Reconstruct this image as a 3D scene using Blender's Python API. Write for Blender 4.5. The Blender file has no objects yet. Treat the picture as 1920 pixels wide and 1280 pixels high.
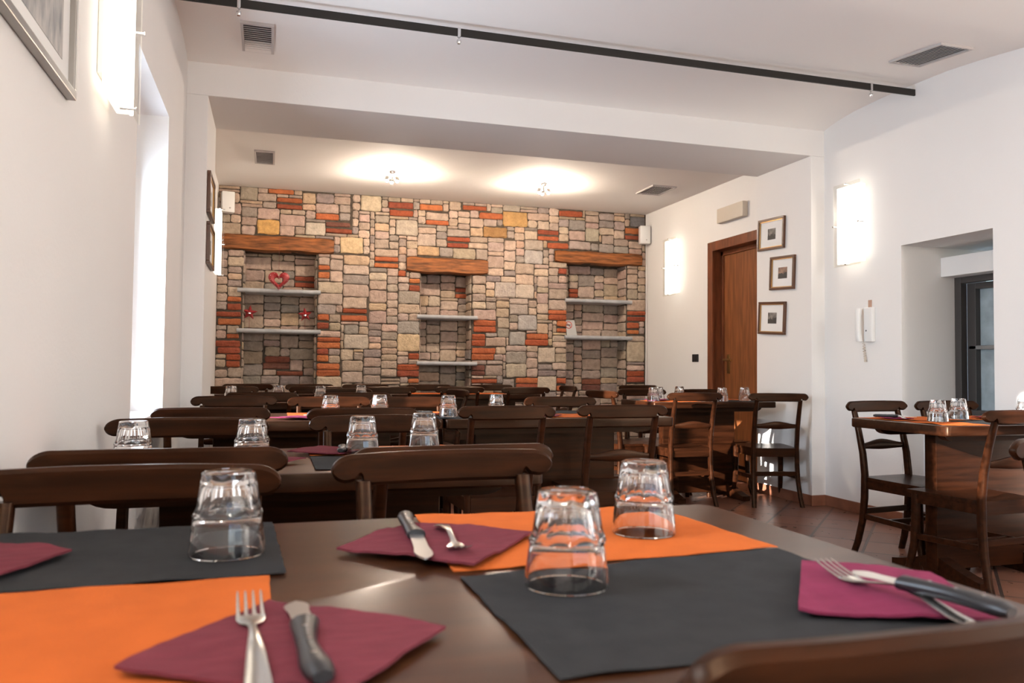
import bpy, bmesh, math, random
from mathutils import Vector, Matrix, noise
from math import sin, cos, pi, sqrt, radians
C = bpy.context.scene
COL = C.collection
random.seed(7)

# ------------------------------------------------------------------ camera
YAW, PITCH, ROLL, FPX, CAMH = 0.29232, 0.0333, 0.00885, 1500.6, 0.96
def cam_axes():
    f = Vector((sin(YAW)*cos(PITCH), cos(YAW)*cos(PITCH), sin(PITCH)))
    r = Vector((cos(YAW), -sin(YAW), 0)); u = r.cross(f)
    return r*cos(ROLL)+u*sin(ROLL), -r*sin(ROLL)+u*cos(ROLL), f
CR, CU, CF = cam_axes()
cam_data = bpy.data.cameras.new('camera'); cam = bpy.data.objects.new('camera', cam_data); COL.objects.link(cam)
cam.matrix_world = Matrix(((CR.x, CU.x, -CF.x, 0), (CR.y, CU.y, -CF.y, 0), (CR.z, CU.z, -CF.z, CAMH), (0, 0, 0, 1)))
cam_data.sensor_width = 36; cam_data.lens = FPX/1920*36
cam_data.clip_start = 0.02; cam_data.clip_end = 60
cam_data.dof.use_dof = True; cam_data.dof.focus_distance = 3.4; cam_data.dof.aperture_fstop = 7.0
C.camera = cam
def on(px, py, ax, v):
    """point of the place seen at a photo pixel, on the plane axis=ax value=v"""
    d = CF + CR*((px-960)/FPX) - CU*((py-640)/FPX); o = Vector((0, 0, CAMH))
    return o + d*((v-o[ax])/d[ax])

# ------------------------------------------------------------------ world and lights
w = bpy.data.worlds.new('sky'); C.world = w; w.use_nodes = True
nt = w.node_tree; bg = nt.nodes['Background']
sky = nt.nodes.new('ShaderNodeTexSky'); sky.sky_type = 'NISHITA'; sky.sun_disc = False
sky.sun_elevation = radians(35); sky.sun_rotation = radians(-120)
nt.links.new(sky.outputs[0], bg.inputs[0]); bg.inputs[1].default_value = 0.35
def light(name, kind, loc, energy, col, direction=None, **k):
    d = bpy.data.lights.new(name, kind); d.energy = energy; d.color = col
    for a, b in k.items(): setattr(d, a, b)
    o = bpy.data.objects.new(name, d); COL.objects.link(o); o.location = loc
    if direction is not None: o.rotation_euler = Vector(direction).to_track_quat('-Z', 'Y').to_euler()
    return o
SUN_DIR = Vector((1, .48, -.28))
light('sun', 'SUN', (-6, -2, 4), 17.0, (1.0, .93, .84), SUN_DIR, angle=radians(.6))
DAY = (.74, .87, 1.0)
light('daylight_window_left', 'AREA', (-1.15, 3.66, 1.25), 75, DAY, (1, 0, .08), shape='RECTANGLE', size=1.1, size_y=1.1)
light('daylight_window_left_rear', 'AREA', (-.95, .93, 1.76), 34, DAY, (1, 0, -.05), shape='RECTANGLE', size=.6, size_y=.75)
WARM = (1.0, .94, .86)
for p_ in ((3.70, .9, 2.0), (3.70, -.8, 2.0), (-.36, -.5, 2.0)):            # added warm fills out of view, mainly to brighten the ceiling
    light('warm_fill', 'POINT', p_, 33, WARM, shadow_soft_size=.12)
light('front_fill', 'AREA', (1.7, -1.75, 1.55), 17, (.95, .97, 1.0), (0, 1, 0), shape='RECTANGLE', size=3.4, size_y=1.7)  # added area fill behind the camera, at the unseen front opening
C.view_settings.view_transform = 'Standard'; C.view_settings.look = 'None'
C.view_settings.exposure = 0.75; C.view_settings.gamma = 1; C.view_settings.use_curve_mapping = False
C.cycles.max_bounces = 12; C.cycles.diffuse_bounces = 5; C.cycles.glossy_bounces = 4; C.cycles.transmission_bounces = 12
C.cycles.transparent_max_bounces = 12; C.cycles.caustics_reflective = False; C.cycles.caustics_refractive = False
C.cycles.sample_clamp_indirect = 4
C.cycles.use_denoising = True

# ------------------------------------------------------------------ materials
MATS = {}
def mat(name, col, rough=.5, spec=.5, metal=0, nscale=0, namp=.15, bump=0, bscale=60, stretch=(1, 1, 1), col2=None, coat=0, emit=None, estr=0, sheen=0, tint=None):
    if name in MATS: return MATS[name]
    m = bpy.data.materials.new(name); m.use_nodes = True; n = m.node_tree.nodes; l = m.node_tree.links
    b = n['Principled BSDF']; b.inputs['Base Color'].default_value = (*col, 1)
    b.inputs['Roughness'].default_value = rough; b.inputs['Specular IOR Level'].default_value = spec; b.inputs['Metallic'].default_value = metal
    b.inputs['Coat Weight'].default_value = coat; b.inputs['Coat Roughness'].default_value = .15
    b.inputs['Sheen Weight'].default_value = sheen
    if tint: b.inputs['Specular Tint'].default_value = (*tint, 1)
    if emit: b.inputs['Emission Color'].default_value = (*emit, 1); b.inputs['Emission Strength'].default_value = estr
    tc = n.new('ShaderNodeTexCoord'); mp = n.new('ShaderNodeMapping'); mp.inputs['Scale'].default_value = stretch
    l.new(tc.outputs['Object'], mp.inputs['Vector'])
    if nscale:
        nz = n.new('ShaderNodeTexNoise'); nz.inputs['Scale'].default_value = nscale; nz.inputs['Detail'].default_value = 6
        l.new(mp.outputs[0], nz.inputs['Vector'])
        mx = n.new('ShaderNodeMix'); mx.data_type = 'RGBA'
        c2 = col2 or tuple(c*(1-namp*2) for c in col)
        mx.inputs['A'].default_value = (*col, 1); mx.inputs['B'].default_value = (*c2, 1)
        rp = n.new('ShaderNodeMapRange'); rp.inputs['From Min'].default_value = .35; rp.inputs['From Max'].default_value = .65
        l.new(nz.outputs['Fac'], rp.inputs['Value']); l.new(rp.outputs[0], mx.inputs['Factor']); l.new(mx.outputs['Result'], b.inputs['Base Color'])
    if bump:
        nb = n.new('ShaderNodeTexNoise'); nb.inputs['Scale'].default_value = bscale; nb.inputs['Detail'].default_value = 4
        l.new(mp.outputs[0], nb.inputs['Vector'])
        bp = n.new('ShaderNodeBump'); bp.inputs['Strength'].default_value = bump; bp.inputs['Distance'].default_value = .002
        l.new(nb.outputs['Fac'], bp.inputs['Height']); l.new(bp.outputs[0], b.inputs['Normal'])
    MATS[name] = m; return m
WALL = mat('painted_plaster', (.80, .775, .75), .75, .3, bump=.25, bscale=90, nscale=1.2, namp=.012)
CEIL = mat('ceiling_plaster', (.88, .84, .80), .85, .2, bump=.2, bscale=70)
WOOD = mat('dark_wood', (.030, .0088, .0033), .32, .20, tint=(.9, .62, .42), nscale=16, namp=.3, stretch=(.25, 3, 3), bump=.08, bscale=120)
TOPW = mat('table_top_wood', (.052, .0190, .0085), .30, .32, tint=(1, .68, .48), nscale=6, namp=.22, stretch=(1, 7, 1), bump=.05, bscale=160, coat=.15)
DOORW = mat('door_wood', (.26, .085, .026), .42, .4, nscale=5, namp=.22, stretch=(8, 8, .7))
FRAMEW = mat('door_frame_wood', (.20, .058, .020), .4, .4, nscale=5, namp=.2, stretch=(6, 6, 1))
BEAMW = mat('lintel_wood', (.34, .115, .032), .6, .3, nscale=5, namp=.34, stretch=(1.2, 7, 9), bump=.6, bscale=30)
ORANGE = mat('orange_mat', (.49, .11, .022), .9, .1, nscale=25, namp=.05, bump=.3, bscale=500)
BLACK = mat('black_mat', (.024, .024, .025), .9, .15, nscale=30, namp=.1, bump=.4, bscale=500)
MAROON = mat('maroon_napkin', (.15, .032, .043), .92, .1, nscale=30, namp=.08, bump=.6, bscale=260, stretch=(1, 3.5, 1))
PLUM = mat('plum_napkin', (.18, .026, .062), .92, .1, nscale=30, namp=.08, bump=.35, bscale=400)
STEEL = mat('steel', (.62, .60, .56), .22, .5, metal=1)
BLADE = mat('blade_steel', (.70, .69, .66), .32, .5, metal=1)
CHROME = mat('chrome', (.75, .75, .75), .12, metal=1)
BLKPL = mat('black_plastic', (.012, .012, .014), .35, .5)
IRON = mat('black_iron', (.018, .015, .013), .55, .3)
WHITEPL = mat('white_plastic', (.78, .77, .75), .4, .4)
CREAMPL = mat('cream_plastic', (.60, .53, .44), .45, .4)
MARBLE = mat('grey_marble', (.45, .45, .46), .45, .4, nscale=12, namp=.12)
ALU = mat('grey_aluminium', (.30, .29, .28), .4, metal=.6)
VENTW = mat('vent_grey', (.52, .48, .46), .5, .3)
DARKV = mat('vent_dark', (.12, .10, .10), .8, .2)
SILVER = mat('silver_frame', (.30, .28, .26), .3, metal=.8)
GOLD = mat('gilt_edge', (.55, .32, .12), .35, metal=.7)
PAPER = mat('white_paper', (.80, .79, .77), .8, .2)
REDM = mat('red_metal', (.36, .028, .030), .4, .5, nscale=20, namp=.12)
DREDM = mat('dark_red_metal', (.22, .018, .018), .4, .5)
SIGNR = mat('sign_red', (.50, .05, .03), .6)
BASEB = mat('terracotta_base', (.27, .105, .06), .35, .5, nscale=9, namp=.15)
FRAMED = mat('window_frame_dark', (.055, .048, .045), .4, .4)
FROST = mat('frosted_glass', (.26, .31, .33), .45, .6, nscale=7, col2=(.42, .50, .53), namp=.2)
MORTAR = mat('mortar', (.105, .082, .063), .95, .1, nscale=25, namp=.2, bump=.6, bscale=80)
BRASS = mat('brass', (.45, .30, .12), .3, metal=1)
BULB = mat('bulb_glow', (1, .9, .8), .4, emit=(1.0, .86, .70), estr=60)
LAMPM = mat('lamp_glow', (1, .98, .95), .5, emit=(1.0, .93, .84), estr=2.8)
LAMPB = mat('lamp_box_glow', (1, .98, .95), .5, emit=(1.0, .90, .74), estr=.75)
def glass_mat():
    m = bpy.data.materials.new('clear_glass'); m.use_nodes = True; b = m.node_tree.nodes['Principled BSDF']
    b.inputs['Base Color'].default_value = (1, 1, 1, 1); b.inputs['Roughness'].default_value = 0; b.inputs['IOR'].default_value = 1.48
    b.inputs['Transmission Weight'].default_value = 1; return m
GLASS = glass_mat()
def pane_mat(name, tint, gl, rough=0.02):
    m = bpy.data.materials.new(name); m.use_nodes = True; n = m.node_tree.nodes; l = m.node_tree.links
    n.remove(n['Principled BSDF']); t = n.new('ShaderNodeBsdfTransparent'); t.inputs[0].default_value = (*tint, 1)
    g = n.new('ShaderNodeBsdfGlossy'); g.inputs['Roughness'].default_value = rough
    mx = n.new('ShaderNodeMixShader'); mx.inputs[0].default_value = gl
    l.new(t.outputs[0], mx.inputs[1]); l.new(g.outputs[0], mx.inputs[2]); l.new(mx.outputs[0], n['Material Output'].inputs[0]); return m
PANE = pane_mat('window_pane', (.97, .98, 1), .05)
LPANE = pane_mat('lamp_pane', (.98, .98, .96), .10, .1)

def stone_mat():
    m = bpy.data.materials.new('stone_and_brick'); m.use_nodes = True; n = m.node_tree.nodes; l = m.node_tree.links
    b = n['Principled BSDF']; b.inputs['Roughness'].default_value = .9; b.inputs['Specular IOR Level'].default_value = .2
    a = n.new('ShaderNodeVertexColor'); a.layer_name = 'stone_tint'
    tc = n.new('ShaderNodeTexCoord')
    nz = n.new('ShaderNodeTexNoise'); nz.inputs['Scale'].default_value = 22; nz.inputs['Detail'].default_value = 8; nz.inputs['Roughness'].default_value = .7
    l.new(tc.outputs['Object'], nz.inputs['Vector'])
    rp = n.new('ShaderNodeMapRange'); rp.inputs['From Min'].default_value = .3; rp.inputs['From Max'].default_value = .7
    rp.inputs['To Min'].default_value = .72; rp.inputs['To Max'].default_value = 1.18; l.new(nz.outputs['Fac'], rp.inputs['Value'])
    vm = n.new('ShaderNodeVectorMath'); vm.operation = 'SCALE'; l.new(a.outputs['Color'], vm.inputs[0]); l.new(rp.outputs[0], vm.inputs['Scale'])
    l.new(vm.outputs[0], b.inputs['Base Color'])
    nb = n.new('ShaderNodeTexNoise'); nb.inputs['Scale'].default_value = 55; nb.inputs['Detail'].default_value = 8; l.new(tc.outputs['Object'], nb.inputs['Vector'])
    bp = n.new('ShaderNodeBump'); bp.inputs['Strength'].default_value = .9; bp.inputs['Distance'].default_value = .008
    l.new(nb.outputs['Fac'], bp.inputs['Height']); l.new(bp.outputs[0], b.inputs['Normal']); return m
STONE = stone_mat()
def floor_mat():
    m = bpy.data.materials.new('terracotta_tiles'); m.use_nodes = True; n = m.node_tree.nodes; l = m.node_tree.links
    b = n['Principled BSDF']; b.inputs['Specular IOR Level'].default_value = .5
    tc = n.new('ShaderNodeTexCoord'); mp = n.new('ShaderNodeMapping'); mp.inputs['Rotation'].default_value = (0, 0, radians(45)); mp.inputs['Location'].default_value = (.08, -.17, 0)
    l.new(tc.outputs['Object'], mp.inputs['Vector'])
    br = n.new('ShaderNodeTexBrick'); br.offset = 0; br.inputs['Scale'].default_value = 1; br.inputs['Brick Width'].default_value = .30; br.inputs['Row Height'].default_value = .30
    br.inputs['Mortar Size'].default_value = .008; br.inputs['Color1'].default_value = (.20, .088, .055, 1); br.inputs['Color2'].default_value = (.15, .064, .042, 1)
    br.inputs['Mortar'].default_value = (.045, .03, .025, 1); l.new(mp.outputs[0], br.inputs['Vector'])
    nz = n.new('ShaderNodeTexNoise'); nz.inputs['Scale'].default_value = 14; nz.inputs['Detail'].default_value = 9; l.new(tc.outputs['Object'], nz.inputs['Vector'])
    rp = n.new('ShaderNodeMapRange'); rp.inputs['To Min'].default_value = .75; rp.inputs['To Max'].default_value = 1.3; l.new(nz.outputs['Fac'], rp.inputs['Value'])
    vm = n.new('ShaderNodeVectorMath'); vm.operation = 'SCALE'; l.new(br.outputs['Color'], vm.inputs[0]); l.new(rp.outputs[0], vm.inputs['Scale']); l.new(vm.outputs[0], b.inputs['Base Color'])
    rr = n.new('ShaderNodeMapRange'); rr.inputs['To Min'].default_value = .24; rr.inputs['To Max'].default_value = .34; l.new(nz.outputs['Fac'], rr.inputs['Value']); l.new(rr.outputs[0], b.inputs['Roughness'])
    bp = n.new('ShaderNodeBump'); bp.inputs['Strength'].default_value = .5; bp.inputs['Distance'].default_value = .002; bp.invert = True
    l.new(br.outputs['Fac'], bp.inputs['Height']); l.new(bp.outputs[0], b.inputs['Normal']); return m
FLOOR = floor_mat()

# ------------------------------------------------------------------ mesh helpers
def box(bm, x0, x1, y0, y1, z0, z1, bev=0, mi=0):
    vs = [bm.verts.new((x, y, z)) for x in (x0, x1) for y in (y0, y1) for z in (z0, z1)]
    idx = ((0, 1, 3, 2), (4, 6, 7, 5), (0, 4, 5, 1), (2, 3, 7, 6), (0, 2, 6, 4), (1, 5, 7, 3))
    fs = [bm.faces.new([vs[i] for i in f]) for f in idx]
    for f in fs: f.material_index = mi
    if bev:
        es = list({e for f in fs for e in f.edges})
        bmesh.ops.bevel(bm, geom=es, offset=bev, segments=2, affect='EDGES', profile=.6)
def sweep(bm, pts, sec, frames=None, mi=0, caps=True):
    """sweep sections: pts list of Vector, sec list per point of list of (a,b) offsets; frames (A,B) vectors per point"""
    rings = []
    for i, p in enumerate(pts):
        A, B = frames[i] if isinstance(frames, list) else frames
        rings.append([bm.verts.new(Vector(p)+A*a+B*b) for a, b in (sec[i] if isinstance(sec[0], list) else sec)])
    n = len(rings[0])
    for r0, r1 in zip(rings, rings[1:]):
        for k in range(n):
            f = bm.faces.new((r0[k], r0[(k+1) % n], r1[(k+1) % n], r1[k])); f.material_index = mi
    if caps:
        for r in (rings[0][::-1], rings[-1]):
            f = bm.faces.new(r); f.material_index = mi
def rect_sec(w, h, c=.18):
    a, b = w/2, h/2; k = min(w, h)*c
    return [(-a+k, -b), (a-k, -b), (a, -b+k), (a, b-k), (a-k, b), (-a+k, b), (-a, b-k), (-a, -b+k)]
def circ(r, n=10): return [(r*cos(2*pi*i/n), r*sin(2*pi*i/n)) for i in range(n)]
def tube(bm, pts, r, n=8, mi=0):
    pts = [Vector(p) for p in pts]; fr = []
    for i, p in enumerate(pts):
        t = (pts[min(i+1, len(pts)-1)]-pts[max(i-1, 0)]).normalized()
        A = t.cross(Vector((.13, .2, 1))) if abs(t.z) < .9 else t.cross(Vector((0, 1, .1)))
        A.normalize(); fr.append((A, t.cross(A).normalized()))
    sweep(bm, pts, circ(r, n), fr, mi)
def lathe(bm, prof, n=32, c=(0, 0, 0), facet=None, mi=0, axis='z', close=True):
    rings = []
    for r, z in prof:
        ring = []
        for i in range(n):
            a = 2*pi*i/n; rr = r*(facet(a, z) if facet else 1)
            v = (rr*cos(a), rr*sin(a), z) if axis == 'z' else ((z, rr*cos(a), rr*sin(a)) if axis == 'x' else (rr*sin(a), z, rr*cos(a)))
            ring.append(bm.verts.new(Vector(c)+Vector(v)))
        rings.append(ring)
    for r0, r1 in zip(rings, rings[1:]):
        for k in range(n):
            f = bm.faces.new((r0[k], r0[(k+1) % n], r1[(k+1) % n], r1[k])); f.material_index = mi
    if close:
        bm.faces.new(rings[0][::-1]).material_index = mi; bm.faces.new(rings[-1]).material_index = mi
def obj(name, bm, m, parent=None, smooth=False, loc=None):
    me = bpy.data.meshes.new(name); bmesh.ops.recalc_face_normals(bm, faces=bm.faces); bm.to_mesh(me); bm.free()
    for x in (m if isinstance(m, (list, tuple)) else [m]): me.materials.append(x)
    o = bpy.data.objects.new(name, me); COL.objects.link(o)
    if smooth:
        for p in me.polygons: p.use_smooth = True
        try: me.set_sharp_from_angle(angle=radians(smooth if smooth is not True else 40))
        except Exception: pass
    if parent: o.parent = parent
    if loc: o.location = loc
    return o
def B(): return bmesh.new()
def tag(o, label, cat, group=None, kind=None):
    o['label'] = label; o['category'] = cat
    if group: o['group'] = group
    if kind: o['kind'] = kind
    return o
def thing(name, label, cat, loc=(0, 0, 0), rz=0, group=None):
    o = bpy.data.objects.new(name, None); COL.objects.link(o); o.location = loc; o.rotation_euler = (0, 0, rz); o.empty_display_size = .05
    return tag(o, label, cat, group)
def struct(o): o['kind'] = 'structure'; return o
def dup(root, loc, rz, label, group):
    r = root.copy(); COL.objects.link(r); r.location = loc; r.rotation_euler = (0, 0, rz); r['label'] = label
    if group: r['group'] = group
    for ch in root.children:
        c = ch.copy(); COL.objects.link(c); c.parent = r
        for g in ch.children:
            d = g.copy(); COL.objects.link(d); d.parent = c
    return r

# ------------------------------------------------------------------ the room
XL, XR, YB, YP0, YP1 = -.4865, 3.82, 7.76, 4.87, 5.545
PL, PR = -.372, 3.708                       # pillar faces
ZS, ZC = 2.512, 2.615                       # soffit, back room ceiling
YF = -1.6
def vault(y):
    k = [(-2, 2.66), (2.6, 2.66), (3.1, 2.675), (3.264, 2.696), (3.5, 2.725), (3.756, 2.748), (4.1, 2.757), (4.35, 2.757), (4.575, 2.748), (4.75, 2.727), (4.87, 2.70)]
    for (a, za), (b, zb) in zip(k, k[1:]):
        if y <= b: return za+(zb-za)*(y-a)/(b-a)
    return 2.70
bm = B(); box(bm, XL-.5, XR+.9, YF-.3, YB+.5, -.12, 0); struct(obj('floor', bm, FLOOR))
bm = B()
ys = [YF-.3, 0, 1.5, 2.6]+[2.8+.08*i for i in range(26)]+[4.87]
rows = [[bm.verts.new((x, y, vault(y)+dz)) for x, dz in ((XL-.3, 0), (XR+.3, 0), (XR+.3, .12), (XL-.3, .12))] for y in ys]
for a, b in zip(rows, rows[1:]):
    for k in range(4): bm.faces.new((a[k], a[(k+1) % 4], b[(k+1) % 4], b[k]))
bm.faces.new(rows[0]); bm.faces.new(rows[-1][::-1])
box(bm, XL-.3, XR+.3, YP1-.02, YB+.3, ZC, ZC+.25)
struct(obj('ceiling', bm, CEIL, smooth=30))
bm = B(); box(bm, XL-.3, XR+.3, YP0, YP1, ZS, 2.9, .004); struct(obj('trim_1', bm, WALL))   # beam across the room
bm = B(); box(bm, XL-.05, PL, YP0, YP1, 0, ZS, .004); struct(obj('trim_2', bm, WALL))       # left pier
bm = B(); box(bm, PR, XR+.05, YP0, YP1, 0, ZS, .004); struct(obj('trim_3', bm, WALL))       # right pier
def wall_with_holes(bm, axis, c0, c1, a0, a1, z0, z1, holes):
    """holes: (b0,b1,h0,h1) sorted along a"""
    def bx(u0, u1, v0, v1):
        if u1-u0 < 1e-4 or v1-v0 < 1e-4: return
        if axis == 'x': box(bm, c0, c1, u0, u1, v0, v1)
        else: box(bm, u0, u1, c0, c1, v0, v1)
    p = a0
    for b0, b1, h0, h1 in holes:
        bx(p, b0, z0, z1); bx(b0, b1, z0, h0); bx(b0, b1, h1, z1); p = b1
    bx(p, a1, z0, z1)
ZW = 2.9
W1 = (3.19, 4.10, .745, 2.145); W0 = (.50, 1.36, 1.38, 2.145)
bm = B(); wall_with_holes(bm, 'x', XL-.2, XL, YF-.1, YB+.3, 0, ZW, [W0, W1]); struct(obj('wall_left', bm, WALL))
NX = (3.46, 4.135, 0, 1.76); DR = (5.45, 6.40, 0, 2.06)
bm = B()
wall_with_holes(bm, 'x', XR, XR+.12, YF-.1, YB+.3, 0, ZW, [NX, DR])
box(bm, XR+.12, 4.5, NX[1], NX[1]+.1, 0, 1.9); box(bm, XR+.12, 4.5, NX[0]-.1, NX[0], 0, 1.9)      # sides of the window recess
box(bm, XR+.12, 4.5, NX[0]-.1, NX[1]+.1, 1.76, 1.9)
box(bm, 3.985, 4.5, NX[0], NX[1], 0, .66)
box(bm, XR+.12, XR+.30, DR[1], DR[1]+.1, 0, 2.2); box(bm, XR+.30, XR+.34, DR[0]-.1, DR[1]+.1, 0, 2.2)
struct(obj('wall_right', bm, WALL))
FW = (.2, 3.3, .7, 2.3)
bm = B(); wall_with_holes(bm, 'y', YF-.2, YF, XL-.2, XR+.12, 0, ZW, [FW]); struct(obj('wall_front', bm, WALL))
def window(name, axis, c, a0, a1, z0, z1, nv, m=WHITEPL, pane=PANE):
    bm = B(); t = .05
    def bx(u0, u1, v0, v1, d=.025):
        if axis == 'x': box(bm, c-d, c+d, u0, u1, v0, v1, .004)
        else: box(bm, u0, u1, c-d, c+d, v0, v1, .004)
    bx(a0, a1, z0, z0+t); bx(a0, a1, z1-t, z1); bx(a0, a0+t, z0+t, z1-t); bx(a1-t, a1, z0+t, z1-t)
    for i in range(1, nv):
        u = a0+(a1-a0)*i/nv; bx(u-t/2, u+t/2, z0+t, z1-t)
    f = struct(obj(name, bm, m)); bm = B()
    if axis == 'x': box(bm, c-.004, c+.004, a0+t, a1-t, z0+t, z1-t)
    else: box(bm, a0+t, a1-t, c-.004, c+.004, z0+t, z1-t)
    obj('window_pane', bm, pane, f); return f
window('window_1', 'x', XL-.17, W1[0], W1[1], W1[2], W1[3], 2)
bm = B()
for i in range(9): box(bm, XL-.245, XL-.215, W1[0]-.0, W1[1]+.0, 1.80+i*.04, 1.837+i*.04, .003)
struct(obj('added_shade_slats', bm, CREAMPL))    # unseen slats added outside to keep sun off the upper window reveal
window('window_2', 'x', XL-.17, W0[0], W0[1], W0[2], W0[3], 2)  # unseen window, kept high so sun reaches the right table, not the nearest
window('window_3', 'y', YF-.1, FW[0], FW[1], FW[2], FW[3], 4)  # unseen window put in to go with the added front fill
# recess window, right
bm = B(); box(bm, 4.24, 4.29, 4.085, 4.135, .66, 1.57, .003); box(bm, 4.24, 4.29, NX[0], 4.085, 1.53, 1.569, .003)
box(bm, 4.29, 4.33, 4.02, 4.085, .66, 1.53, .003); box(bm, 4.29, 4.33, NX[0], 4.02, 1.49, 1.53, .003); box(bm, 4.27, 4.33, NX[0], 4.10, .66, .72, .003)
f4 = struct(obj('window_4', bm, FRAMED))
bm = B(); box(bm, 4.33, 4.345, NX[0], 4.09, .70, 1.50); obj('window_pane', bm, FROST, f4)
bm = B(); box(bm, 4.29, 4.325, NX[0], 4.075, 1.105, 1.13, .004); obj('glazing_bar', bm, ALU, f4)
bm = B(); box(bm, 4.13, 4.36, NX[0], NX[1]-.001, 1.57, 1.695, .004); struct(obj('trim_4', bm, WALL))   # shutter box
# baseboards
bm = B(); h = .075
box(bm, XR-.012, XR, NX[1], YP0, 0, h, .003); box(bm, PR-.012, PR, YP0-.012, YP1+.012, 0, h, .003); box(bm, PR, XR, YP0-.012, YP0, 0, h, .003)
box(bm, XR-.012, XR, 6.47, YB, 0, h, .003); box(bm, XR-.012, XR, YF, NX[0], 0, h, .003); box(bm, XR, 4.5, NX[1]-.012, NX[1], 0, h, .003)
box(bm, 3.973, 3.985, NX[0], NX[1], 0, h, .003)
struct(obj('baseboard_right', bm, BASEB))
bm = B(); box(bm, XL, XL+.012, YF, YP0, 0, h, .003); box(bm, XL, XL+.012, YP1, YB, 0, h, .003); struct(obj('baseboard_left', bm, BASEB))
# door
bm = B()
box(bm, XR-.02, XR+.14, DR[1]-.02, DR[1]+.02, 0, 2.04, .003); box(bm, XR-.022, XR, 6.37, 6.455, 0, 2.115, .004); box(bm, XR-.0222, XR, 5.40, 6.372, 2.03, 2.115, .004)
box(bm, XR-.01, XR+.14, 5.40, 6.40, 2.03, 2.06, .003); box(bm, XR+.07, XR+.10, 6.34, 6.385, 0, 2.03, .003); box(bm, XR+.07, XR+.10, 5.46, 6.385, 1.99, 2.03, .003)
box(bm, XR-.022, XR, 5.40, 5.455, 0, 2.03, .004)
dr = struct(obj('door_1', bm, FRAMEW))
bm = B(); box(bm, XR+.085, XR+.125, 5.46, 6.37, .005, 2.0, .003); obj('door_leaf', bm, DOORW, dr)
bm = B(); box(bm, XR+.078, XR+.085, 6.25, 6.29, .93, 1.10, .002); tube(bm, [(XR+.08, 6.27, 1.05), (XR+.03, 6.27, 1.05), (XR+.025, 6.25, 1.05), (XR+.025, 6.14, 1.045)], .009); obj('door_handle', bm, BRASS, dr, smooth=True)

# ------------------------------------------------------------------ stone wall
PAL = [((.46, .365, .295), 5), ((.40, .325, .265), 5), ((.35, .30, .255), 3), ((.50, .405, .32), 4), ((.48, .36, .25), 2), ((.30, .265, .235), 2), ((.43, .35, .265), 3)]
PALF = [c for c, k in PAL for _ in range(k)]
BRK = [(.40, .115, .048), (.35, .090, .040), (.44, .145, .055), (.29, .075, .040)]
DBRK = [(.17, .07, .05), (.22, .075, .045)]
def stone(bm, lay, O, U, V, N, u0, u1, v0, v1, col, depth, gap=.0036, rough=1):
    """one dressed block with soft irregular edges"""
    u0 += gap; u1 -= gap; v0 += gap; v1 -= gap
    if u1-u0 < .012 or v1-v0 < .01: return
    w_, h_ = u1-u0, v1-v0; r = min(.016, w_*.3, h_*.3)*random.uniform(.5, 1.1)
    pts = []
    for cx, cy, a0 in ((u1-r, v0+r, -90), (u1-r, v1-r, 0), (u0+r, v1-r, 90), (u0+r, v0+r, 180)):
        for k in range(3):
            a = radians(a0+45*k); pts.append((cx+r*cos(a), cy+r*sin(a)))
        ex = {-90: (0, 1), 0: (-1, 0), 90: (0, -1), 180: (1, 0)}[a0]; L = (h_ if ex[0] == 0 else w_)-2*r
        px, py = pts[-1]; nn = max(1, int(L/.05))
        for k in range(1, nn+1):
            pts.append((px+ex[0]*L*k/(nn+1), py+ex[1]*L*k/(nn+1)))
    j = min(.0045, h_*.05)*rough
    pts = [(a+random.uniform(-j, j), b+random.uniform(-j, j)) for a, b in pts]
    cu, cv = (u0+u1)/2, (v0+v1)/2; rings = []
    tilt = (random.uniform(-.004, .004), random.uniform(-.004, .004))
    for ins, d in ((0, -.012), (0, depth*.55), (.004, depth), (.014, depth+.003)):
        ring = []
        for a, b in pts:
            ka = 1-min(ins/(w_/2), .6); kb = 1-min(ins/(h_/2), .6)
            aa, bb = cu+(a-cu)*ka, cv+(b-cv)*kb
            dd = d+(tilt[0]*(a-cu)/w_*2+tilt[1]*(b-cv)/h_*2 if d > 0 else 0)+(random.uniform(-.0015, .0015) if d > depth*.9 else 0)
            ring.append(bm.verts.new(O+U*aa+V*bb+N*dd))
        rings.append(ring)
    n = len(pts); fs = []
    for r0, r1 in zip(rings, rings[1:]):
        for k in range(n): fs.append(bm.faces.new((r0[k], r0[(k+1) % n], r1[(k+1) % n], r1[k])))
    c = bm.verts.new(O+U*cu+V*cv+N*(depth+random.uniform(.001, .006)))
    for k in range(n): fs.append(bm.faces.new((rings[-1][k], rings[-1][(k+1) % n], c)))
    for f in fs:
        for lp in f.loops: lp[lay] = (*col, 1)
def rnd_col(c, s=.10):
    k = random.uniform(1-s, 1+s); return tuple(x*k*random.uniform(.96, 1.04) for x in c)
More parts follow.
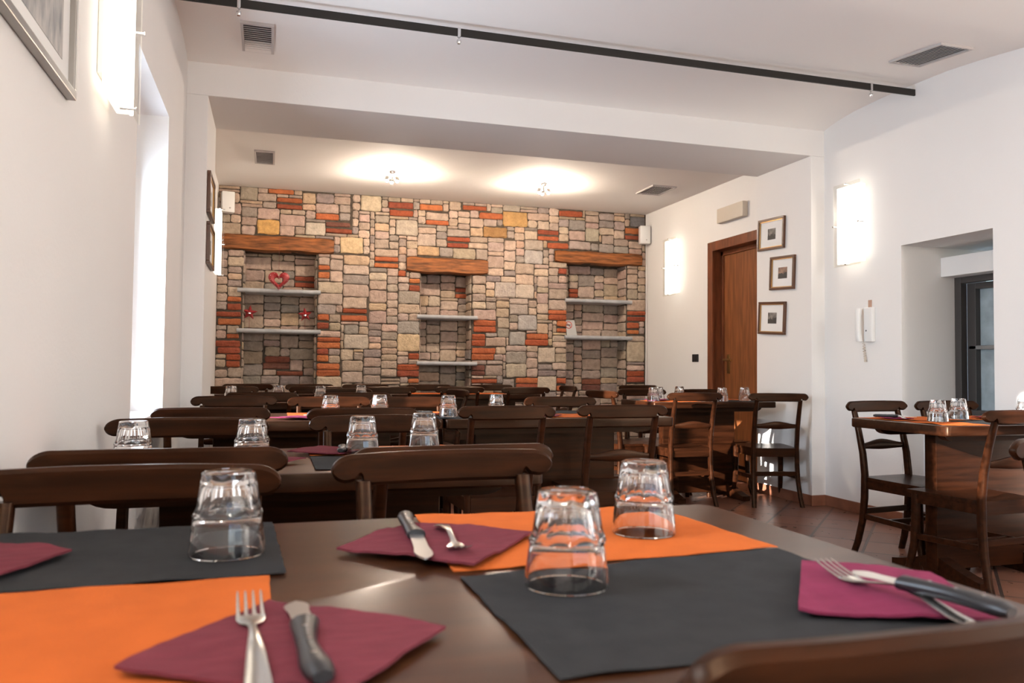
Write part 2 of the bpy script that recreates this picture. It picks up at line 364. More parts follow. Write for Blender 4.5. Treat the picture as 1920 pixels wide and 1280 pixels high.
def fill(bm, lay, O, U, V, N, W, H, fixed, holes, g=.0155):
    """fixed: list (u0,u1,v0,v1,col); pack the rest with random blocks on a grid"""
    nu, nv = int(round(W/g)), int(round(H/g)); gu, gv = W/nu, H/nv
    occ = [[False]*nv for _ in range(nu)]
    def cells(u0, u1, v0, v1):
        return max(0, int(round(u0/gu))), min(nu, int(round(u1/gu))), max(0, int(round(v0/gv))), min(nv, int(round(v1/gv)))
    for hu0, hu1, hv0, hv1 in holes:
        a, b, c, d = cells(hu0, hu1, hv0, hv1)
        for i in range(a, b):
            for k in range(c, d): occ[i][k] = True
    for u0, u1, v0, v1, col in fixed:
        a, b, c, d = cells(u0, u1, v0, v1); b = max(b, a+1); d = max(d, c+1)
        ok = True
        for i in range(a, min(b, nu)):
            for k in range(c, min(d, nv)):
                if occ[i][k]: ok = False
        if not ok:
            b2 = b
            while b2 > a and any(occ[b2-1][k] for k in range(c, min(d, nv))): b2 -= 1
            a2 = a
            while a2 < b2 and any(occ[a2][k] for k in range(c, min(d, nv))): a2 += 1
            a, b = a2, b2
            if b <= a or any(occ[i][k] for i in range(a, b) for k in range(c, min(d, nv))): continue
        for i in range(a, b):
            for k in range(c, min(d, nv)): occ[i][k] = True
        stone(bm, lay, O, U, V, N, a*gu, b*gu, c*gv, min(d, nv)*gv, col, random.uniform(.010, .016), gap=.0025)
    BIG = [(14, 8), (12, 8), (14, 6), (12, 6), (16, 6), (11, 8), (16, 8), (13, 7), (11, 6), (15, 5), (12, 7), (15, 7), (11, 5)]
    SML = [(10, 5), (9, 6), (12, 4), (8, 4), (11, 3), (8, 7), (9, 5), (8, 6), (13, 4), (10, 4), (14, 4), (12, 2), (7, 5)]
    def free(i, k, sw, sh): return i+sw <= nu and k+sh <= nv and not any(occ[a][b] for a in range(i, i+sw) for b in range(k, k+sh))
    for k in range(nv):
        i = 0
        while i < nu:
            if occ[i][k]: i += 1; continue
            run = 1
            while i+run < nu and not occ[i+run][k]: run += 1
            cand = random.sample(BIG, 9)+random.sample(SML, 9)
            for sw, sh in cand:
                if free(i, k, sw, sh) and (run-sw == 0 or run-sw >= 6): break
            else:
                sw = run if run <= 13 else run//2
                sh = 1
                while sh < 5 and free(i, k, sw, sh+1): sh += 1
            for a in range(i, i+sw):
                for b in range(k, k+sh): occ[a][b] = True
            stone(bm, lay, O, U, V, N, i*gu, (i+sw)*gu, k*gv, (k+sh)*gv, tuple(k_*q for k_, q in zip((1.02, .95, .93), rnd_col(random.choice(PALF)))), random.uniform(.006, .016))
            i += sw
Z1 = lambda a, b, c, d: (380+a/3.1227, 330+b/3.1227, 380+c/3.1227, 330+d/3.1227)
Z2 = lambda a, b, c, d: (780+a/3.1217, 330+b/3.1217, 780+c/3.1217, 330+d/3.1217)
bricks = [Z1(*q) for q in [(380,75,530,113),(430,122,582,160),(430,162,582,203),(660,218,800,257),(723,303,872,343),(1088,153,1232,195),(1090,197,1232,240),
 (1005,468,1148,505),(1005,510,1148,546),(1145,553,1280,590),(1210,597,1280,632),(1210,638,1280,675),(670,520,747,557),(670,558,747,597),
 (145,705,223,740),(140,745,223,783),(83,790,220,828),(85,832,220,872),(140,922,215,957),(80,965,218,1000),(80,1003,218,1037),(135,1040,218,1078),(135,1080,218,1118),
 (665,812,742,850),(665,853,740,893),(818,775,958,810),(812,813,960,850),(668,938,803,972),(668,974,803,1008),(663,1010,738,1048),(662,1050,738,1088),(660,1097,805,1133),(660,1135,805,1170),
 (1205,1037,1273,1075),(1138,1103,1272,1138),(1138,1140,1272,1180),(1200,1183,1272,1215)]]
bricks += [Z2(*q) for q in [(20,165,160,207),(272,173,408,210),(372,212,503,253),(52,258,187,292),(178,353,312,388),(180,390,308,422),(838,203,970,243),(706,313,838,345),(706,347,838,383),(768,390,893,427),
 (1222,307,1332,340),(1222,343,1332,380),(830,540,887,573),(770,780,887,810),(770,812,887,845),(825,848,887,885),(825,887,887,920),
 (340,840,470,880),(335,880,468,920),(328,923,403,960),(326,963,403,1000),(326,1005,467,1040),(323,1042,460,1078),(323,1183,468,1215),
 (643,920,770,958),(640,960,770,998),(582,1180,712,1215),(580,1215,710,1250),(822,1180,887,1217),(822,1222,887,1260),
 (1222,785,1340,815),(1222,820,1340,852),(1200,855,1305,892),(1197,895,1303,930),(1225,1140,1337,1170),(1222,1175,1337,1205)]]
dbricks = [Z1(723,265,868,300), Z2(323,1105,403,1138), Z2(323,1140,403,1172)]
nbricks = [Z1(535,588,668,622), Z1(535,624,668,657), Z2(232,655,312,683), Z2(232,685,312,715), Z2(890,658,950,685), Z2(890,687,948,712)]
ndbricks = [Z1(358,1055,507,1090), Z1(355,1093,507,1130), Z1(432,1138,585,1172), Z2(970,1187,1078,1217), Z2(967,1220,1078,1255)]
feat = [(Z1(315,255,447,345), (.62, .36, .13)), (Z1(808,355,942,460), (.58, .42, .25)), (Z2(5,410,135,470), (.50, .33, .19)), (Z2(510,208,650,305), (.46, .27, .11)), (Z2(395,298,528,368), (.33, .18, .075)),
        (Z1(215,60,320,150), (.36, .30, .23)), (Z1(928,113,1045,213), (.50, .40, .28)), (Z1(1130,250,1255,357), (.45, .37, .29)), (Z1(605,265,718,350), (.52, .44, .35)), (Z1(1140,925,1272,1030), (.58, .43, .27)),
        (Z1(828,925,972,1015), (.47, .39, .31)), (Z2(457,620,577,718), (.46, .385, .33)), (Z2(583,630,688,718), (.50, .41, .33)), (Z2(635,433,745,520), (.43, .38, .34)), (Z2(595,815,707,908), (.40, .36, .33)), (Z2(540,910,640,992), (.38, .34, .30)),
        (Z2(712,1003,812,1090), (.54, .43, .33)), (Z2(522,1095,645,1175), (.45, .37, .28)), (Z2(1225,965,1337,1085), (.46, .37, .27)), (Z2(988,308,1068,385), (.42, .36, .27)), (Z2(1252,240,1335,300), (.16, .15, .15)), (Z2(715,1170,820,1255), (.55, .45, .34))]
XW0, ZW0 = -.4865, 0
HW, WW = ZC-ZW0, XR-XW0
def to_uv(q, Y=YB):
    a = on(q[0], q[1], 1, Y); b = on(q[2], q[3], 1, Y)
    return a.x-XW0, b.x-XW0, b.z-ZW0, a.z-ZW0
def uvc(q, col, Y=YB): u0, u1, v0, v1 = to_uv(q, Y); return (u0, u1, v0, v1, col)
ND = .22
NICHES = [(-.259, .406, 2.03), (1.388, 1.912, 1.90), (2.915, 3.60, 2.06)]
LINT = [(-.486, .556, 2.027, 2.168), (1.249, 2.07, 1.89, 2.038), (2.785, 3.766, 2.055, 2.181)]
bm = B(); lay = bm.loops.layers.float_color.new('stone_tint')
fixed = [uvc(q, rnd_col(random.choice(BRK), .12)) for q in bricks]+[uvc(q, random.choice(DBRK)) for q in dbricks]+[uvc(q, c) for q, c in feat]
fixed.sort(key=lambda f: (f[1]-f[0])*(f[3]-f[2]))
holes = [(a-XW0, b-XW0, 0, t) for a, b, t in NICHES]+[(a-XW0, b-XW0, z0, z1) for a, b, z0, z1 in LINT]
fill(bm, lay, Vector((XW0, YB, 0)), Vector((1, 0, 0)), Vector((0, 0, 1)), Vector((0, -1, 0)), WW, HW, fixed, holes)
for i, (a, b, t) in enumerate(NICHES):
    fx = []
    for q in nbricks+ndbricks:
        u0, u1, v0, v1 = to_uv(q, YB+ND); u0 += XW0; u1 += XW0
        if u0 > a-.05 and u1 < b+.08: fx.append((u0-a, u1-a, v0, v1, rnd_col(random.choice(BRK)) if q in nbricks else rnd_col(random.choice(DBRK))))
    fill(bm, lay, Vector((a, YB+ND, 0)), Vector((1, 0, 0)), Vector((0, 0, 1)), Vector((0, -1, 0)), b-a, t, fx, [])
    fill(bm, lay, Vector((a, YB+.012, 0)), Vector((0, 1, 0)), Vector((0, 0, 1)), Vector((1, 0, 0)), ND-.012, t, [], [], g=.02)
    fill(bm, lay, Vector((b, YB+.012, 0)), Vector((0, 1, 0)), Vector((0, 0, 1)), Vector((-1, 0, 0)), ND-.012, t, [], [], g=.02)
nst = len(bm.faces)
xs = [XW0-.1]+[v for a, b, t in NICHES for v in (a, b)]+[XR+.1]
for k in range(0, len(xs), 2): box(bm, xs[k], xs[k+1], YB, YB+.4, 0, ZC+.2, mi=1)
for a, b, t in NICHES:
    box(bm, a, b, YB+ND, YB+.4, 0, ZC+.2, mi=1); box(bm, a, b, YB, YB+ND, t, ZC+.2, mi=1)
struct(obj('wall_back', bm, [STONE, MORTAR]))
# lintel beams
lab = ['long timber lintel over the left stone niche with the heart', 'short timber lintel over the middle stone niche', 'timber lintel over the right stone niche by the door wall']
for (a, b, z0, z1), lb in zip(LINT, lab):
    bm = B(); n = 26; pts = []; sec = []
    for i in range(n+1):
        x = a+.002+(b-a-.004)*i/n
        k = .86 if i in (0, n) else (.96 if i in (1, n-1) else 1)
        hh = (z1-z0)/2*k; j = lambda: random.uniform(-.003, .003)
        sec.append([(-.06, -hh+.01), (-.035, -hh+j()), (.06, -hh+j()), (.06, hh+j()), (-.045, hh+j()), (-.06, hh-.012)])
        pts.append(Vector((x, YB+.02+random.uniform(-.002, .002), (z0+z1)/2+.004*sin(i*.5+a))))
    sweep(bm, pts, sec, (Vector((0, 1, 0)), Vector((0, 0, 1))))
    o = obj('wooden_lintel', bm, BEAMW, smooth=50); tag(o, lb, 'beam', 'timber lintels over the niches')
# shelves
SH = [(-.306, .437, 1.662, 'upper marble shelf in the left niche behind the hanging red heart'), (-.306, .443, 1.290, 'lower marble shelf in the left niche with two red stars on it'),
      (1.357, 1.962, 1.462, 'upper marble shelf in the middle niche, empty'), (1.359, 1.962, 1.006, 'lower marble shelf in the middle niche, close above the chair backs'),
      (2.897, 3.645, 1.672, 'upper marble shelf in the right niche, empty'), (2.892, 3.648, 1.291, 'lower marble shelf in the right niche holding the no-smoking card')]
for x0, x1, z, lb in SH:
    bm = B(); n = 2
    prof = [(-.11+.008*(1-cos(a)), .014*sin(a)) for a in [radians(t) for t in range(-90, 91, 30)]]
    sec = [(-.065-.014*cos(radians(t)), .014*sin(radians(t))) for t in range(-90, 91, 30)]+[(.17, .014), (.17, -.014)]
    # body inside the niche
    a = max(x0, [q for q in NICHES if q[0]-.2 < x0 < q[1]][0][0]+.018); q = [q for q in NICHES if q[0]-.2 < x0 < q[1]][0]; b = q[1]-.018
    box(bm, a, b, YB-.02, YB+ND-.02, z-.026, z+.014)
    pts = [Vector((x, YB, z)) for x in (x0, x1)]
    sec2 = [(-.032-.018*cos(radians(t)), -.006+.020*sin(radians(t))) for t in range(-90, 91, 30)]+[(-.018, .014), (-.018, -.026)]
    sweep(bm, pts, sec2, (Vector((0, 1, 0)), Vector((0, 0, 1))))
    o = obj('marble_shelf', bm, MARBLE, smooth=50); tag(o, lb, 'shelf', 'marble shelves in the stone niches')
# heart
def heart_pts(s, n=40):
    out = []
    for i in range(n):
        t = 2*pi*i/n; x = 16*sin(t)**3; y = 13*cos(t)-5*cos(2*t)-2*cos(3*t)-cos(4*t); out.append((x*s/16, (y+2.5)*s/16))
    return out
hx, hy, hz = .057, YB-.07, 1.742
t = thing('heart_ornament', 'red metal heart with a heart-shaped cut-out hanging over the upper left shelf', 'ornament', (hx, hy, hz))
bm = B(); rings = []
for s, d in ((.038, .012), (.044, -.012), (.070, -.022), (.094, -.006), (.094, .010), (.070, .014)):
    rings.append([bm.verts.new((x, d, z)) for x, z in heart_pts(s)])
for r0, r1 in zip(rings, rings[1:]+rings[:1]):
    for k in range(40): bm.faces.new((r0[k], r0[(k+1) % 40], r1[(k+1) % 40], r1[k]))
obj('heart_body', bm, REDM, t, smooth=50)
for i, (x, z) in enumerate(heart_pts(.080, 14)):
    bm = B(); lathe(bm, [(.0001, -.022), (.0022, -.021), (.0022, -.017), (.0001, -.016)], 8, (x, 0, z), axis='y'); obj('stud', bm, PAPER, t)
bm = B(); tube(bm, [(0, 0, .07), (0, .0, 2.03-hz+.05), (0, .02, 2.11-hz)], .0012, 5); obj('hanging_cord', bm, DREDM, t)
# stars
def star(px, py, r, rot, lb):
    p = on(px, py, 1, YB+.04); base = 1.304
    t = thing('star_ornament', lb, 'ornament', (p.x, p.y, base), 0, 'red star candle holders')
    zc = p.z-base; bm = B()
    ring = [bm.verts.new((rr*sin(rot+pi*i/5), 0, zc+rr*cos(rot+pi*i/5))) for i in range(10) for rr in [(r if i % 2 == 0 else r*.42)]]
    c1 = bm.verts.new((0, -.028, zc)); c2 = bm.verts.new((0, .01, zc))
    for k in range(10): bm.faces.new((ring[k], ring[(k+1) % 10], c1)); bm.faces.new((ring[(k+1) % 10], ring[k], c2))
    obj('star_body', bm, REDM, t)
    bm = B(); lathe(bm, [(.0001, zc-.012), (.018, zc-.012), (.018, zc-.002), (.0001, zc-.001)], 16, (0, -.03, 0)); obj('candle_cup', bm, CHROME, t, smooth=True)
    bm = B(); tube(bm, [(0, 0, .002), (0, 0, zc-.02)], .0015, 6); lathe(bm, [(.0001, 0), (.022, 0), (.022, .003), (.0001, .003)], 16); obj('stand', bm, DREDM, t)
star(468, 586, .073, .1, 'red metal star candle holder at the left end of its shelf')
star(572, 590, .070, -.12, 'red metal star candle holder at the right end of its shelf')
# no smoking card
t = thing('no_smoking_card', 'white no-smoking card with red circle standing on the right niche shelf', 'sign', (2.965, YB-.026, 1.306))
bm = B(); v = [bm.verts.new(p) for p in ((-.047, 0, 0), (.066, 0, 0), (.045, .03, .158), (-.052, .03, .158))]; f = bm.faces.new(v); bmesh.ops.solidify(bm, geom=[f], thickness=.002); obj('card', bm, PAPER, t)
bm = B()
def on_card(x, z): return Vector((x, z/.158*.03-.003, z))
cx, cz, R_ = -.022, .105, .038
ring = []
for i in range(32):
    a = 2*pi*i/32; ring.append([bm.verts.new(on_card(cx+rr*cos(a), cz+rr*sin(a))+Vector((0, d, 0))) for rr, d in ((R_, 0), (R_-.007, 0), (R_-.007, .002), (R_, .002))])
for k in range(32):
    a, b = ring[k], ring[(k+1) % 32]
    for q in range(4): bm.faces.new((a[q], a[(q+1) % 4], b[(q+1) % 4], b[q]))
s_ = .7071*R_*.92; sweep(bm, [on_card(cx-s_, cz+s_), on_card(cx+s_, cz-s_)], rect_sec(.006, .0015), (Vector((.707, 0, .707)), Vector((0, 1, 0))))
obj('red_ring', bm, SIGNR, t)
bm = B(); box(bm, cx-.024, cx+.014, -.0, .001, cz-.004, cz+.005); box(bm, cx+.016, cx+.022, 0, .001, cz-.004, cz+.005); bmesh.ops.translate(bm, verts=bm.verts, vec=(0, .0155, 0)); obj('cigarette_mark', bm, BLKPL, t)

# ------------------------------------------------------------------ fixtures on walls and ceiling
def wall_lamp(x, y, z, sgn, lb):
    """sgn=-1 on the right wall (faces -X), +1 on the left wall"""
    t = thing('wall_lamp', lb, 'wall lamp', (x, y, z), 0, 'glowing glass-fronted wall lamps')
    X = lambda a, b: (min(a*sgn, b*sgn), max(a*sgn, b*sgn))
    bm = B(); box(bm, *X(.0005, .02), -.07, .07, -.20, .20, .003); obj('back_plate', bm, WHITEPL, t)
    bm = B(); box(bm, *X(.022, .058), -.112, .112, -.262, .262, .006); obj('light_box', bm, LAMPB, t)
    bm = B(); box(bm, *X(.0585, .070), -.113, .113, -.264, .264, .004); obj('diffuser', bm, LAMPM, t)
    bm = B(); box(bm, *X(.080, .086), -.13, .13, -.285, .285, .002); obj('glass_front', bm, LPANE, t)
    for yy, zz in ((0, .275), (0, -.275), (.123, 0), (-.123, 0)):
        bm = B(); lathe(bm, [(.0001, .05*sgn), (.004, .05*sgn), (.004, .092*sgn), (.007, .093*sgn), (.007, .096*sgn), (.0001, .097*sgn)], 10, (0, yy, zz), axis='x'); obj('stud', bm, CHROME, t, smooth=True)
    return t
wall_lamp(XR, (on(1563, 420, 0, XR-.083).y+on(1613, 420, 0, XR-.083).y)/2, 1.96, -1, 'rectangular glowing wall lamp above the white intercom handset')
wall_lamp(XR, (on(1240, 500, 0, XR-.083).y+on(1270, 500, 0, XR-.083).y)/2, 1.97, -1, 'rectangular glowing wall lamp between the speaker and the wooden door')
wall_lamp(XL, 2.55, 1.985, 1, 'rectangular glowing wall lamp beside the large silver-framed picture')
wall_lamp(XL, 7.05, 1.985, 1, 'glowing wall lamp seen edge-on beside the left end of the stone wall')
# spot clusters
for (px, py), lb in (((736, 320), 'left ceiling spotlight cluster glowing over the stone wall'), ((1020, 343), 'right ceiling spotlight cluster glowing over the stone wall')):
    p = on(px, py, 2, ZC); t = thing('ceiling_spotlight', lb, 'ceiling light', (p.x, p.y, ZC), 0, 'bright ceiling spotlight clusters')
    bm = B(); lathe(bm, [(.0001, -.0005), (.028, -.0005), (.028, -.012), (.02, -.02), (.0001, -.02)], 20); obj('base', bm, CHROME, t, smooth=True)
    bm = B(); tube(bm, [(0, 0, -.02), (0, 0, -.075)], .006); obj('stem', bm, CHROME, t)
    for k, (ax, ay) in enumerate(((-.048, -.01), (.036, -.02), (.0, .045))):
        bm = B(); tube(bm, [(0, 0, -.06), (ax*.6, ay*.6, -.066), (ax, ay, -.07)], .004); lathe(bm, [(.0001, -.05), (.014, -.052), (.018, -.085), (.016, -.085)], 14, (ax, ay, 0), close=False); hd = obj('lamp_head', bm, CHROME, t, smooth=True)
        bm = B(); bmesh.ops.create_uvsphere(bm, u_segments=12, v_segments=8, radius=.015, matrix=Matrix.Translation((ax, ay, -.088))); obj('bulb', bm, BULB, hd, smooth=True)
    light('spotlight_glow', 'POINT', (p.x, p.y, ZC-.11), 30, (1.0, .84, .68), shadow_soft_size=.03).parent = None
# vents
def vent(cx, cy, w_, d_, z, tilt, along, lb):
    t = thing('ceiling_vent', lb, 'air vent', (cx, cy, z), 0, 'slatted ceiling air vents'); t.rotation_euler = (tilt, 0, 0)
    bm = B(); b_ = .014
    box(bm, -w_/2, w_/2, -d_/2, -d_/2+b_, -.012, .004); box(bm, -w_/2, w_/2, d_/2-b_, d_/2, -.012, .004); box(bm, -w_/2, -w_/2+b_, -d_/2+b_, d_/2-b_, -.012, .004); box(bm, w_/2-b_, w_/2, -d_/2+b_, d_/2-b_, -.012, .004)
    obj('vent_frame', bm, VENTW, t)
    bm = B(); box(bm, -w_/2+b_, w_/2-b_, -d_/2+b_, d_/2-b_, -.001, .003); obj('vent_backing', bm, DARKV, t)
    n = 14 if along == 'x' else 9
    for i in range(n):
        bm = B()
        if along == 'x':
            y = -d_/2+b_+(d_-2*b_)*(i+.5)/n; sweep(bm, [Vector((-w_/2+b_, y, -.006)), Vector((w_/2-b_, y, -.006))], rect_sec(.009, .0025), (Vector((0, .8, .6)), Vector((0, -.6, .8))))
        else:
            x = -w_/2+b_+(w_-2*b_)*(i+.5)/n; sweep(bm, [Vector((x, -d_/2+b_, -.006)), Vector((x, d_/2-b_, -.006))], rect_sec(.010, .0025), (Vector((.8, 0, .6)), Vector((-.6, 0, .8))))
        obj('vent_slat', bm, VENTW, t)
vent(-.10, 4.53, .17, .38, vault(4.53)-.001, radians(-1.5), 'x', 'slatted air vent in the vaulted ceiling near its left edge')
vent(3.485, 3.55, .22, .38, vault(3.55)-.002, radians(6), 'y', 'slatted air vent in the vaulted ceiling near its right edge')
vent(-.076, 6.59, .155, .39, ZC-.001, 0, 'x', 'small air vent in the back ceiling above the left speaker')
vent(3.37, 6.635, .24, .35, ZC-.001, 0, 'y', 'air vent in the back ceiling near the door wall')
# iron tie rods
for yy, lb, cl in ((4.012, 'long black iron tie rod crossing the room before the ceiling beam', (-.178, .905, 3.489)), (3.005, 'black iron tie rod crossing the upper right corner of the view', ())):
    t = thing('tie_rod', lb, 'tie rod', (1.7, yy, 2.70), 0, 'black iron tie rods under the ceiling')
    bm = B(); box(bm, XL-1.7+.0005, XR-1.7-.0005, -.006, .006, -.020, .020, .002); obj('iron_bar', bm, IRON, t)
    for x in cl:
        bm = B(); lathe(bm, [(.0001, -.02), (.007, -.02), (.007, -.028), (.003, -.030), (.003, -.036), (.011, -.040), (.013, -.050), (.008, -.060), (.0001, -.060)], 12, (x-1.7, 0, 0)); box(bm, x-1.7-.008, x-1.7+.008, -.009, .009, -.022, .022, .001)
        obj('clamp_fitting', bm, CHROME, t, smooth=True)
# framed pictures
PICB = mat('print_grey', (.30, .27, .24), .7, nscale=16, col2=(.06, .055, .05), namp=.3)
PICW = mat('print_sepia', (.42, .26, .18), .7, nscale=14, col2=(.12, .08, .06), namp=.3)
BIGP = mat('large_print', (.50, .47, .44), .5, .6, nscale=7, col2=(.16, .17, .18), namp=.3, stretch=(1, 3, 1.2))
def picture(x, y, z, w_, h_, sgn, lb, fm, fw, pm, pw, ph, rot=0, gild=True, grp='small framed pictures', mountw=PAPER):
    t = thing('framed_picture', lb, 'picture', (x, y, z), 0, grp); t.rotation_euler = (rot, 0, 0)
    X = lambda a, b: (min(a*sgn, b*sgn), max(a*sgn, b*sgn)); a, b = w_/2, h_/2
    bm = B(); D = .022
    box(bm, *X(.0005, D), -a, a, -b, -b+fw, .003); box(bm, *X(.0005, D), -a, a, b-fw, b, .003); box(bm, *X(.0005, D), -a, -a+fw, -b+fw, b-fw, .003); box(bm, *X(.0005, D), a-fw, a, -b+fw, b-fw, .003)
    obj('frame', bm, fm, t)
    if gild:
        bm = B(); g = fw; e = fw+.006
        box(bm, *X(.004, .016), -a+g, a-g, -b+g, -b+e); box(bm, *X(.004, .016), -a+g, a-g, b-e, b-g); box(bm, *X(.004, .016), -a+g, -a+e, -b+e, b-e); box(bm, *X(.004, .016), a-e, a-g, -b+e, b-e); obj('gilt_slip', bm, GOLD, t)
    bm = B(); box(bm, *X(.002, .007), -a+fw, a-fw, -b+fw, b-fw); obj('mount', bm, mountw, t)
    bm = B(); box(bm, *X(.007, .008), -pw/2, pw/2, -ph/2, ph/2); pr = obj('print', bm, pm, t)
    if grp.startswith('small') :
        # a hill line across the little print
        bm = B(); n = 14; top = [(-pw/2+pw*i/n, -ph*.05+ph*.30*noise.noise(Vector((i*.45, y*3, z*5)))) for i in range(n+1)]
        vs = [bm.verts.new(((.0085*sgn), u, v)) for u, v in [(-pw/2, -ph/2), (pw/2, -ph/2)]+top[::-1]]; bm.faces.new(vs); obj('print_hills', bm, mat('print_dark', (.05, .045, .04), .7), pr)
    return t
FD = mat('frame_wood', (.09, .035, .015), .35, .5)
picture(PR, 5.335, 2.017, .335, .245, -1, 'small framed picture on the pier, topmost of three by the door', FD, .018, PICB, .10, .085, radians(2.5))
picture(PR, 5.197, 1.70, .30, .255, -1, 'small framed sepia picture on the pier, middle one of three', FD, .018, PICW, .11, .085, radians(3.0))
picture(PR, 5.33, 1.364, .34, .252, -1, 'small framed mountain picture on the pier, lowest of three', FD, .018, PICB, .11, .085, radians(3.5))
picture(PL, 5.10, 1.965, .40, .245, 1, 'small framed picture seen edge-on on the left pier, upper of two', FD, .018, PICB, .12, .085)
picture(PL, 5.14, 1.675, .42, .245, 1, 'small framed picture seen edge-on on the left pier, lower of two', FD, .018, PICB, .12, .085)
picture(XL, 1.70, 1.93, .91, .66, 1, 'large silver-framed picture cut off by the top left corner of the view', SILVER, .022, BIGP, .74, .52, 0, False, 'large framed pictures')
# emergency light, switch, intercom, speakers
bm = B(); box(bm, -.055, -.0005, -.205, .205, -.066, .066, .012); o = obj('emergency_light', bm, CREAMPL, smooth=40, loc=(XR, 6.04, 2.32)); tag(o, 'cream plastic emergency light box above the wooden door', 'emergency light')
t = thing('light_switch', 'small black light switch on the wall left of the door', 'switch', (XR, 6.70, 1.07))
bm = B(); box(bm, -.010, -.0005, -.053, .053, -.036, .036, .003); obj('switch_plate', bm, BLKPL, t); bm = B(); box(bm, -.014, -.010, -.03, .03, -.022, .022, .002); obj('rocker', bm, BLKPL, t)
t = thing('intercom_handset', 'white wall intercom with curly cord below the right wall lamp', 'intercom', (XR, 4.425, 1.27))
bm = B(); box(bm, -.03, -.0005, -.06, .015, -.115, .115, .006); obj('intercom_base', bm, WHITEPL, t)
bm = B(); n = 12; pts = [Vector((-.045-.012*(1-abs(2*i/n-1)**3)*1, .038, -.11+.22*i/n)) for i in range(n+1)]; sec = [rect_sec(.034 if i in (0, 1, 2, n-2, n-1, n) else .024, .036) for i in range(n+1)]
sweep(bm, pts, sec, (Vector((1, 0, 0)), Vector((0, 1, 0)))); obj('handset', bm, WHITEPL, t, smooth=50)
bm = B(); box(bm, -.0315, -.030, -.012, -.004, -.045, -.035); obj('call_button', bm, BLKPL, t)
bm = B(); n = 110; tube(bm, [(-.012+.007*cos(i*1.1), .04-.02*sin(pi*i/n)+.007*sin(i*1.1)+(.018 if i > n*.5 else 0)*0, -.115-.13*sin(pi*i/n*.93)) for i in range(n)], .0022, 5); obj('curly_cord', bm, CREAMPL, t)
bm = B(); box(bm, -.006, -.0005, -.03, .0, .116, .165, .002); obj('wooden_tag', bm, mat('pale_wood', (.45, .28, .20), .6), t)
def speaker(x, y, z, rz, lb, cab):
    t = thing('loudspeaker', lb, 'speaker', (x, y, z), rz, 'small white wall loudspeakers')
    bm = B(); box(bm, -.055, .055, -.05, .035, -.095, .095, .010); obj('cabinet', bm, WHITEPL, t, smooth=40)
    bm = B(); lathe(bm, [(.0001, -.052), (.006, -.052), (.006, -.050), (.0001, -.050)], 12, (.012, 0, -.055), axis='y'); obj('badge', bm, CHROME, t)
    bm = B(); box(bm, -.01, .01, .035, .07, -.02, .02, .002); obj('bracket', bm, WHITEPL, t)
    bm = B(); 
    tube(bm, cab, .004, 6); obj('cable', bm, WHITEPL, t)
speaker(-.40, 7.64, 2.435, radians(12), 'white loudspeaker high at the left end of the stone wall', [(-.065, .06, .05), (-.068, .07, -.3)])
speaker(3.755, 7.66, 2.375, radians(-12), 'white loudspeaker high at the right end of the stone wall', [(.03, .05, .1), (.035, .05, -.5), (.035, .05, -1.4), (.035, .05, -2.3)])

# ------------------------------------------------------------------ tables
TZ = .728
def table(x0, x1, y0, y1, lb):
    cx, cy = (x0+x1)/2, (y0+y1)/2; a, b = (x1-x0)/2, (y1-y0)/2
    t = thing('dining_table', lb, 'table', (cx, cy, 0), 0, 'dark wood restaurant tables')
    bm = B(); r = .018; pts = []
    for sx, sy, a0 in ((1, -1, -90), (1, 1, 0), (-1, 1, 90), (-1, -1, 180)):
        for k in range(5):
            an = radians(a0+22.5*k); pts.append((sx*(a-r)+r*cos(an), sy*(b-r)+r*sin(an)))
    rings = []
    for ins, z in ((.004, TZ-.045), (0, TZ-.040), (0, TZ-.005), (.0015, TZ-.0015), (.005, TZ)):
        rings.append([bm.verts.new((x*(1-ins/a), y*(1-ins/b), z)) for x, y in pts])
    for r0, r1 in zip(rings, rings[1:]):
        for k in range(len(pts)): bm.faces.new((r0[k], r0[(k+1) % len(pts)], r1[(k+1) % len(pts)], r1[k]))
    bm.faces.new(rings[0][::-1]); bm.faces.new(rings[-1])
    for f in bm.faces: f.material_index = 1 if f.calc_center_median().z < TZ-.002 else 0
    obj('table_top', bm, [TOPW, WOOD], t, smooth=35)
    for s in (-1, 1):                                           # bearers under the top with rounded ends
        bm = B(); n = 10; L = a-.07; zt = TZ-.0455
        st = [(-L+.06*(1-cos(pi/2*i/5)), .03*sin(pi/2*i/5)) for i in range(6)]; st = st+[(-x, h_) for x, h_ in st[::-1]]
        sweep(bm, [Vector((x, s*(b-.11), zt)) for x, h_ in st], [[(-.02, -max(h_, .002)), (.02, -max(h_, .002)), (.02, 0), (-.02, 0)] for x, h_ in st], (Vector((0, 1, 0)), Vector((0, 0, 1)))); obj('bearer', bm, WOOD, t)
    bm = B(); box(bm, -(a-.20), a-.20, -.035, .035, .04, TZ-.046, .004); obj('pedestal', bm, WOOD, t)
    for s in (-1, 1):
        bm = B(); n = 14; x_ = s*(a-.24); L = min(.26, b-.03)
        st = [(-L+2*L*i/n) for i in range(n+1)]
        hs = [.035+.075*(1-abs(u)/L)**1.3 for u in st]
        sweep(bm, [Vector((x_, u, 0)) for u in st], [[(-.03, .002), (.03, .002), (.03, h_), (-.03, h_)] for h_ in hs], (Vector((1, 0, 0)), Vector((0, 0, 1)))); obj('foot', bm, WOOD, t)
    return t
TB = dict(t1=(-.445, .731, .52, 1.243), t2=(-.445, .625, 1.80, 2.36), t3a=(-.44, .745, 3.52, 4.12), t3b=(.755, 1.89, 3.52, 4.12), t4=(-.43, .93, 5.28, 5.86), t5a=(-.43, .95, 6.82, 7.16), t5b=(.96, 2.33, 6.82, 7.16),
          fr=(2.595, 3.60, 5.13, 5.70), rt=(2.775, 3.76, 2.745, 3.35))
table(*TB['t1'], 'nearest table in the foreground with orange and black mats')
